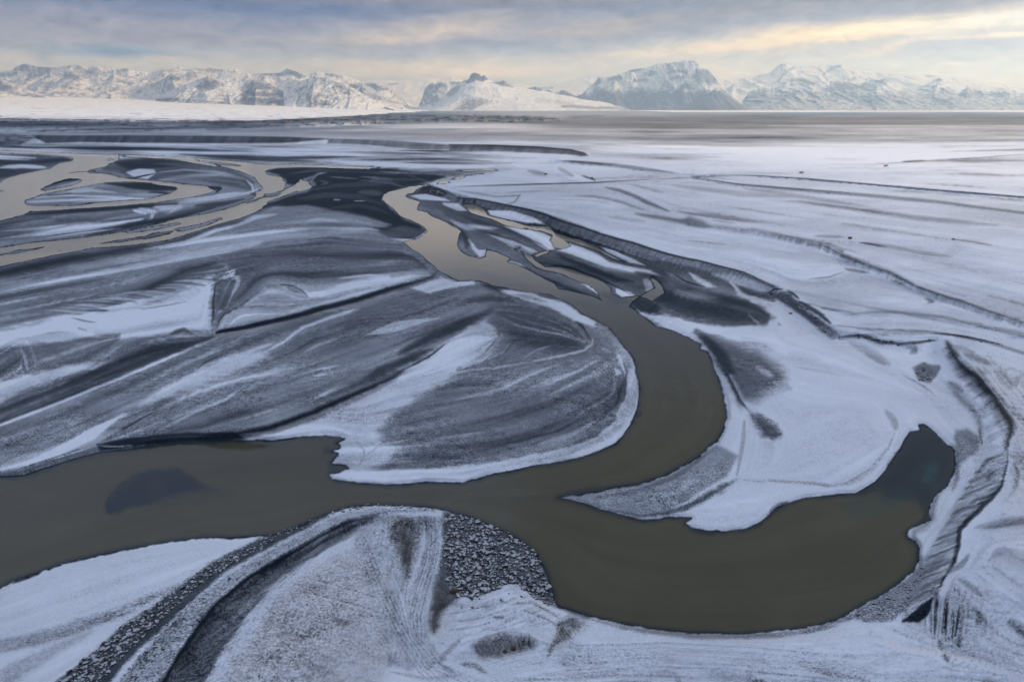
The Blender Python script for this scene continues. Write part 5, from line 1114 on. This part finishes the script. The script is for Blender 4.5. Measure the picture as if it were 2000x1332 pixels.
for it in RELIEF:
    hline(*it)
wm = sdW > -1
hv[wm] = 0; hw[wm] = 1
hb, = pushpull([hv * hw], hw)
fixed = hw > 0
def relax(h, fx, val, n):
    for _ in range(n):
        p_ = np.pad(h, 1, mode='edge')
        h = 0.25 * (p_[:-2, 1:-1] + p_[2:, 1:-1] + p_[1:-1, :-2] + p_[1:-1, 2:])
        h[fx] = val[fx]
    return h
hb = relax(hb, fixed, hv, 60)
h = hb + 0.35 * sstep(0, 7, land / edge) * (land > 0)
far = np.clip((V - VH) / 400, 0.02, 1)
h += (fbm(U / 50, S / 50, 5, 0.5, 61) * 0.25 + STREAK * 0.05 + OPENM * (0.10 * L3 + 0.05 * L2)) * sstep(2, 14, land / edge)
# hummocks of the far moraine and the gullies of the cut banks
for s, amp, sc_, soft in HUMMOCKS:
    sl, d = poly_sd(pts(s), soft + 2, 4, 0)
    m = sstep(-soft, soft, d)
    h[sl] += m * amp * (ridged(U[sl] / sc_, S[sl] / (sc_ * 5), 3, 0.5, 77) - 0.25)
sl, d = poly_sd(pts(ROUGH), 20, 4, 1)
m = sstep(-8, 16, d) * sstep(3, 10, land[sl])
h[sl] += m * (0.10 * fbm(U[sl] / 9, S[sl] / 9, 4, .65, 81) + 0.22 * fbm(U[sl] / 40, S[sl] / 40, 3, .5, 83) + 0.10 * (Pn[sl] - 0.7))
h = np.where(land < 0, np.maximum(land * 0.014 / edge, -0.35), np.maximum(h, 0.02 + 0.02 * np.minimum(land / edge, 3)))
# never fold over: the distance along each line of sight must grow with the row
RX, RY, RZ = ray(U, V)
t = (h - H) / RZ
t = t[::-1]
t = np.maximum.accumulate(t * (1 + 2e-7 * np.arange(NR)[:, None]), axis=0)[::-1]
co = np.stack([t * RX, t * RY, H + t * RZ], -1).astype(f32)
h = co[..., 2]
tint = np.clip(T + 0.0, 0, 1)
ground_me = grid_mesh("ground", co.reshape(-1, 3), NR, NC, None,
                      {'snow': np.power(Pn, 2.0), 'tint': tint})
ground = link("ground", ground_me, M_GROUND, 'structure')
ground['label'] = "snow dusted black gravel plain with river bars, cut banks and a mound"

# ---- the river -----------------------------------------------------------------
st = 2
Us, Vs, Ws = U[::st, ::st], V[::st, ::st], sdW[::st, ::st]
rx, ry, rz = ray(Us, Vs)
tw = -H / rz
wco = np.stack([tw * rx, tw * ry, np.zeros_like(tw)], -1)
near = Ws > -9
keep = near[:-1, :-1] | near[1:, :-1] | near[:-1, 1:] | near[1:, 1:]
keep &= (Vs[:-1, :-1] > 270)
Pn_, A_, T_ = Pn, A, T
Pn = np.zeros((NR, NC), f32); A = np.zeros((NR, NC), f32); T = np.zeros((NR, NC), f32)
edgeW = np.clip((V - VH) / 330, 0.2, 2)
Pn += 0.7 * sstep(4.5, 0.0, sdW / edgeW + 1.2 * WF) * sstep(560, 800, V)   # shallow dark margin
for it in PAINT_WATER:
    do_paint(it)
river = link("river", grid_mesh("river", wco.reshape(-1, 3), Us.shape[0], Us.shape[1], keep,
             {'clear': Pn[::st, ::st].ravel(), 'teal': T[::st, ::st].ravel(), 'ripple': A[::st, ::st].ravel(), 'sky_sheen': (0.8 * sstep(640, 400, Vs)).ravel(), 'flow': np.clip(0.45 + 0.16 * STREAK + 0.25 * patch, 0, 1)[::st, ::st].ravel()}), M_WATER, 'structure')
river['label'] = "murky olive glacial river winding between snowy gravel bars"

# ----------------------------------------------------------------------------
# glacier and mountains
# ----------------------------------------------------------------------------
def interp(s, x):
    p = pts(s)
    return np.interp(x, p[:, 0], p[:, 1]).astype(f32)


def pt_paint(X, Y, F, items, amp=5.0, seed=5):
    wx = X + amp * fbm(X / 14, Y / 14, 4, 0.6, seed); wy = Y + amp * 0.7 * fbm(X / 14, Y / 14, 4, 0.6, seed + 9)
    for kind, s, val, soft, wd in items:
        p = pts(s); n = len(p)
        D = np.full(X.shape, 1e6, f32)
        for k_ in range(n if kind == 'P' else n - 1):
            a, b = p[k_], p[(k_ + 1) % n]
            dx, dy = b - a
            tt = np.clip(((wx - a[0]) * dx + (wy - a[1]) * dy) / (dx * dx + dy * dy + 1e-6), 0, 1)
            D = np.minimum(D, np.hypot(wx - a[0] - tt * dx, wy - a[1] - tt * dy))
        if kind == 'P':
            D = np.where(inside(wx, wy, p), D, -D); m = sstep(-soft, soft, D)
        else:
            m = sstep(wd + soft, max(wd - soft, 0), D)
        F[:] = F * (1 - m) + val * m


DS = 0.72


def mountain(label, sil, D0, D1, base, rockf, paint, amp=0.42, prof=1.2, jag=1.4, seed=1, sx=900., sy=2600., tint_lo=0.0, snowline=None, spurs=(), nsp=0, pamp=4.0):
    D0 *= DS; D1 *= DS; sx *= DS; sy *= DS
    base = H - 4.0 * D0 / 1620
    p = pts(sil)
    xs = np.arange(p[0, 0], p[-1, 0] + .1, 1.25, dtype=f32)
    ys = interp(sil, xs) + jag * fbm(xs / 9, xs * 0 + seed, 4, 0.65, seed)
    nr = 110
    rr = np.concatenate([np.linspace(0, 1, 90), np.linspace(1.03, 1.5, 20)]).astype(f32)
    X, RRr = np.meshgrid(xs, rr)
    D = D0 + (D1 - D0) * RRr
    lat = (X - 1000) / FPX * cT
    WX = lat * D; WY = D
    kn = np.exp(-0.5 * (np.arange(-36, 37) / 13.0) ** 2); kn /= kn.sum()
    ysm = np.convolve(np.pad(ys, 36, mode='edge'), kn, mode='valid').astype(f32) + 1.5
    _, ryy, rzz = ray(xs, ys)
    tan_true = (rzz / ryy)[None, :]
    _, ryy, rzz = ray(xs, ysm)
    tan = (rzz / ryy)[None, :]
    zr = np.maximum(H + tan * D1, 30.0)
    ends = sstep(0, 25, xs - xs[0]) * sstep(0, 25, xs[-1] - xs)
    g = np.where(RRr <= 1, np.power(np.clip(RRr, 0, 1), prof), 1 - 1.2 * (RRr - 1))
    rid = ridged(WX / sx + seed * 3.1 + 0.25 * fbm(WX / 1800, WY / 1800, 3, .5, seed), WY / sy, 5, 0.55, seed)
    rid2 = fbm(WX / (sx * 0.45), WY / (sx * 0.9), 4, 0.55, seed + 40)
    env = np.clip(RRr, 0, 1) ** 0.6 * np.clip(1.25 - RRr, 0, 1) * 1.6
    rid3 = ridged(WX / (sx * 0.3) + 0.2 * rid2, WY / (sy * 0.4), 4, 0.55, seed + 60)
    z = zr * (g + amp * env * (rid - 0.35) + amp * 0.18 * env * rid2 + amp * 0.22 * env * (rid3 - 0.3))
    z = np.maximum(z, -20)
    lim = H + tan * D
    r_ = np.random.default_rng(seed + 500)
    sp_ = list(spurs)
    for k_ in range(nsp):
        xa = p[0, 0] + (p[-1, 0] - p[0, 0]) * (k_ + r_.uniform(.1, .9)) / nsp
        ya = float(np.interp(xa, xs, ys)); 
        sp_.append((xa, ya + r_.uniform(.08, .35) * (214 - ya), xa + r_.uniform(-14, 14), 214, r_.uniform(.5, .75)))
    for (xa, ya, xf, yf, ra) in sp_:
        f_ = np.clip((ra - RRr) / (ra - 0.04), 0, 1)
        cxp = xa + (xf - xa) * f_ + 3.5 * fbm(RRr * 5 + xa, RRr * 0, 3, .5, seed)
        cyp = ya + (yf - ya) * f_ ** 0.85
        zc = H + (VH - cyp) / 1620 * D
        dl = np.abs(X - cxp) / FPX * cT * D
        back = np.clip(RRr - ra, 0, 1) * (D1 - D0)
        zs = zc - 0.78 * dl * (1 + 0.45 * rid2 + 0.3 * (rid3 - .3)) - 0.8 * back - 60 * DS * (rid3 - .3) * np.clip(dl / 300, 0, 1)
        z = np.maximum(z, zs)
    ridge = (RRr > 0.72)
    ratio = np.where(ridge, (z - H) / np.maximum(lim - H, 1e-3), 0).max(0, keepdims=True)
    ratio = np.clip(ratio, 0.4, 3)
    z = H + (z - H) * (1 + (1 / ratio - 1) * sstep(0.35, 0.95, RRr))
    z = np.minimum(z, H + (lim - H) * (0.985 + 0.015 * sstep(.6, .95, RRr)))
    z = z + (tan_true - tan) * D * sstep(0.84, 1.0, RRr) * (1 - sstep(1.02, 1.3, RRr))
    z = np.minimum(z, H + tan_true * D)
    z = np.where(RRr < 0.02, base, z)
    z = np.where(RRr < 0.008, base - 60, z)
    Y2 = 666 - FPX * np.tan(np.arctan2(z - H, np.hypot(WX, WY) / np.sqrt(1 + lat ** 2)) + TILT)
    # slope
    dzx = np.gradient(z, axis=1) / np.maximum(np.gradient(WX, axis=1), 1); dzy = np.gradient(z, axis=0) / np.gradient(D, axis=0)
    slope = np.hypot(dzx, dzy)
    cav = z - blur(z, 4)
    F = 0.93 - rockf * sstep(0.35, 1.1, slope + 0.010 * cav + 0.25 * fbm(X / 20, Y2 / 8, 4, .6, seed + 3))
    if snowline:
        F = F - snowline[1] * sstep(-6, 6, Y2 - snowline[0] + 15 * fbm(X / 26, Y2 / 26, 4, .6, seed + 7) - 10 * (rid - .35))
    F = F.astype(f32)
    pt_paint(X, Y2.astype(f32), F, paint, amp=pamp, seed=seed)
    F += 0.10 * fbm(X / 10, Y2 / 5, 4, .6, seed + 8)
    TT = tint_lo * sstep(150, 215, Y2)
    me = grid_mesh("mountain", np.stack([WX, WY, z], -1).reshape(-1, 3), len(rr), len(xs), None,
                   {'snow': np.clip(F, 0, 1) ** 1.6, 'tint': TT})
    return link("mountain", me, M_MOUNT, 'structure', label, "mountain", "snowy mountains along the horizon")


for kw in MOUNTAINS:
    mountain(**kw)

# the glacier tongue on the left
xs = np.arange(-460, 840, 3.0, dtype=f32)
yt = interp(GLAC_TOP, xs); yb = interp(GLAC_BOT, xs)
q = np.linspace(0, 1, 60, dtype=f32)[:, None]
D0g = np.minimum(42.0 * 1620 / (yb - VH), 9500)[None]
Dg = D0g + (11500 - D0g) * q ** 1.3
yy = yb + (yt - yb) * (q ** 0.75) + 0.35 * fbm(xs[None] / 12 + 0 * q, q * 30 + 0 * xs[None], 4, .6, 91) * (1 - q) ** .5
_, a_, b_ = ray(xs[None] + 0 * q, yy)
zg = H + b_ / a_ * Dg
X_ = (xs[None] - 1000) / FPX * cT * Dg
gsn = 0.97 - 0.55 * sstep(0.15, 0.7, fbm(xs[None] / 16 + 0 * q, q * 22 + 0 * xs[None], 5, .65, 95)) * (1 - q) ** 0.8 - 0.25 * sstep(0.12, 0.0, q)
ext = np.stack([X_, Dg, zg], -1).astype(f32)
gl = grid_mesh("glacier", ext.reshape(-1, 3), 60, len(xs), None, {'snow': gsn, 'tint': gsn * 0})
link("glacier", gl, M_MOUNT, 'structure', "bright white glacier tongue spreading below the left mountains", "glacier")

# ----------------------------------------------------------------------------
# boulders of the riprap
# ----------------------------------------------------------------------------
def rock_mesh(seed):
    r = np.random.default_rng(seed)
    import bmesh
    bm = bmesh.new()
    n = r.normal(size=(16, 3)); n /= np.linalg.norm(n, axis=1)[:, None]
    n *= np.array([1.0, 0.8, 0.66]) * r.uniform(0.8, 1.08, (16, 1))
    vv = [bm.verts.new(tuple(x)) for x in n]
    res = bmesh.ops.convex_hull(bm, input=vv)
    dead = [g_ for g_ in res['geom_interior'] if isinstance(g_, bmesh.types.BMVert)]
    bmesh.ops.delete(bm, geom=dead, context='VERTS')
    bmesh.ops.bevel(bm, geom=list(bm.edges), offset=0.07, segments=1, affect='EDGES')
    bmesh.ops.triangulate(bm, faces=list(bm.faces))
    me = bpy.data.meshes.new("boulder"); bm.to_mesh(me); bm.free()
    me.materials.append(M_ROCK)
    return me


ROCKS = [rock_mesh(s) for s in range(14)]
ROCK_CO = []
for me in ROCKS:
    a = np.empty(len(me.vertices) * 3, f32); me.vertices.foreach_get('co', a)
    me.calc_loop_triangles()
    b = np.empty(len(me.loop_triangles) * 3, np.int32); me.loop_triangles.foreach_get('vertices', b)
    ROCK_CO.append((a.reshape(-1, 3), b.reshape(-1, 3)))


def ground_at(x, y):
    j = int((x + U0) / 2); i = int(np.searchsorted(vs, y))
    return co[min(i, NR - 1), min(max(j, 0), NC - 1)]


cand = []
for s, spacing, smin, smax, lab, grp in ROCKFIELDS:
    p = pts(s)
    x0, y0 = p.min(0); x1, y1 = p.max(0)
    g = np.array([(x, y) for y in np.arange(y0, y1, spacing * 0.8) for x in np.arange(x0, x1, spacing)], f32)
    g += rng.uniform(-.5, .5, g.shape) * spacing
    g = g[inside(g[:, 0], g[:, 1], p)]
    for x, y in g:
        c = ground_at(x, y)
        size = smin + (smax * 1.5 - smin) * rng.random() ** 2.6
        cand.append((size / np.linalg.norm(c - [0, 0, H]), size, c, (lab, grp)))
cand.sort(key=lambda k_: -k_[0])
rest_v, rest_f, off = [], [], 0
for n_, (ap, size, c, lab) in enumerate(cand):
    rz_ = rng.uniform(0, 6.28)
    scl = size * rng.uniform(.8, 1.2, 3)
    k_ = n_ % len(ROCKS)
    if n_ < 300:
        o = bpy.data.objects.new("boulder", ROCKS[k_])
        o.location = (c[0], c[1], c[2] + size * 0.22)
        o.rotation_euler = (rng.uniform(-.4, .4), rng.uniform(-.4, .4), rz_)
        o.scale = tuple(scl)
        o['label'], o['group'] = lab; o['category'] = "boulder"
        col.objects.link(o)
    else:
        a, tri = ROCK_CO[k_]
        cs, sn = math.cos(rz_), math.sin(rz_)
        vv = a * scl
        vv = np.stack([vv[:, 0] * cs - vv[:, 1] * sn, vv[:, 0] * sn + vv[:, 1] * cs, vv[:, 2]], 1) + c + [0, 0, size * .2]
        rest_v.append(vv); rest_f.append(tri + off); off += len(vv)
if rest_v:
    vv = np.concatenate(rest_v).astype(f32); ff = np.concatenate(rest_f)
    me = bpy.data.meshes.new("riprap_rubble")
    me.vertices.add(len(vv)); me.vertices.foreach_set('co', vv.ravel())
    me.loops.add(ff.size); me.loops.foreach_set('vertex_index', ff.ravel().astype(np.int32))
    me.polygons.add(len(ff)); me.polygons.foreach_set('loop_start', np.arange(0, ff.size, 3, dtype=np.int32))
    me.update(calc_edges=True)
    link("riprap_rubble", me, M_ROCK, 'stuff', "small dark stones dusted with snow along the embankment", "rubble")

# ----------------------------------------------------------------------------
# clumps of dry grass poking through the snow
# ----------------------------------------------------------------------------
M_GRASS = mat_flat("dry_grass", (0.17, 0.115, 0.05), 0.9)
for x, y, size, lab in TUFTS:
    r_ = np.random.default_rng(int(x))
    V_, F_ = [], []
    for k_ in range(140):
        a = r_.uniform(0, 6.28); rr_ = size * 0.5 * r_.random() ** .6
        bx, by = rr_ * math.cos(a), rr_ * math.sin(a) * 0.6
        L_ = size * r_.uniform(.35, .75); ln = r_.uniform(0, .7); a2 = a + r_.uniform(-1, 1)
        tx, ty = bx + L_ * ln * math.cos(a2), by + L_ * ln * math.sin(a2)
        wd_ = size * 0.035
        n_ = len(V_)
        V_ += [(bx - wd_, by, -.05), (bx + wd_, by, -.05), (bx, by + wd_, -.05), (tx, ty, L_)]
        F_ += [(n_, n_ + 1, n_ + 3), (n_ + 1, n_ + 2, n_ + 3), (n_ + 2, n_, n_ + 3)]
    me = bpy.data.meshes.new("grass_tuft"); me.from_pydata(V_, [], F_); me.update()
    o = link("grass_tuft", me, M_GRASS, None, lab, "grass tuft", "clumps of dry grass in the snow")
    o.location = tuple(float(v) for v in ground_at(x, y))

# ----------------------------------------------------------------------------
# the air
# ----------------------------------------------------------------------------
def box(name, x0, x1, y0, y1, z0, z1):
    v = [(x, y, z) for z in (z0, z1) for y in (y0, y1) for x in (x0, x1)]
    f = [(0, 2, 3, 1), (4, 5, 7, 6), (0, 1, 5, 4), (2, 6, 7, 3), (0, 4, 6, 2), (1, 3, 7, 5)]
    me = bpy.data.meshes.new(name); me.from_pydata(v, [], f); me.update()
    return me


HAZE = 8.4e-5
if HAZE:
    m = bpy.data.materials.new("haze_air"); m.use_nodes = True
    t_ = NT(m.node_tree)
    pv = t_.n('ShaderNodeVolumePrincipled')
    pv.inputs['Color'].default_value = (0.42, 0.65, 1.0, 1)
    pv.inputs['Density'].default_value = HAZE
    pv.inputs['Anisotropy'].default_value = 0.35
    pv.inputs['Absorption Color'].default_value = (1, 1, 1, 1)
    o = t_.n('ShaderNodeOutputMaterial'); t_.put(o.inputs['Volume'], pv.outputs[0])
    link("haze", box("haze", -24000, 24000, -300, 26500, -30, 1270), m, 'stuff', "thin pale haze over the whole plain", "haze")

# unseen cloud bank added to shade the river: it hangs above the air box, between the low sun and the plain
CZ = 1600.0
shade = np.array([(-3200, -900), (1600, -900), (900, -150), (240, 130), (100, 330), (30, 650), (-130, 1050), (-380, 1800), (-800, 2600), (-2200, 2900), (-3600, 2500)], f32)
k_ = CZ / math.tan(R(SUN_EL))
cpoly = shade + np.array([k_ * math.sin(R(SUN_AZ)), k_ * math.cos(R(SUN_AZ))], f32)
gx_ = np.linspace(cpoly[:, 0].min() - 200, cpoly[:, 0].max() + 200, 170).astype(f32)
gy_ = np.linspace(cpoly[:, 1].min() - 200, cpoly[:, 1].max() + 200, 140).astype(f32)
CX, CY = np.meshgrid(gx_, gy_)
wx = CX + 140 * fbm(CX / 600, CY / 600, 4, .55, 3); wy = CY + 140 * fbm(CX / 600, CY / 600, 4, .55, 4)
D = np.full(CX.shape, 1e6, f32)
for i in range(len(cpoly)):
    a, b = cpoly[i], cpoly[(i + 1) % len(cpoly)]
    dx, dy = b - a
    tt = np.clip(((wx - a[0]) * dx + (wy - a[1]) * dy) / (dx * dx + dy * dy), 0, 1)
    D = np.minimum(D, np.hypot(wx - a[0] - tt * dx, wy - a[1] - tt * dy))
D = np.where(inside(wx, wy, cpoly), D, -D)
thick = np.sqrt(np.clip(D, 0, 900) / 900)
zt = CZ + thick * (220 + 160 * fbm(CX / 350, CY / 350, 4, .55, 8))
zb = CZ - thick * (60 + 70 * fbm(CX / 350, CY / 350, 4, .55, 9))
ny_, nx_ = CX.shape
kk = D > 0
kk = kk[:-1, :-1] | kk[1:, :-1] | kk[:-1, 1:] | kk[1:, 1:]
allv = np.concatenate([np.stack([CX, CY, zt], -1).reshape(-1, 3), np.stack([CX, CY, zb - 1], -1).reshape(-1, 3)])
idx = np.arange(nx_ * ny_).reshape(ny_, nx_)
q = np.stack([idx[:-1, :-1], idx[:-1, 1:], idx[1:, 1:], idx[1:, :-1]], -1)[kk]
faces = np.concatenate([q, q[:, ::-1] + nx_ * ny_])
me = bpy.data.meshes.new("shade_cloud")
me.from_pydata(allv.tolist(), [], faces.tolist()); me.update()
mc = mat_flat("shade_cloud_grey", (0.62, 0.63, 0.66), 1.0)
link("shade_cloud", me, mc, 'stuff', "grey cloud added outside the view to shade the river", "cloud")
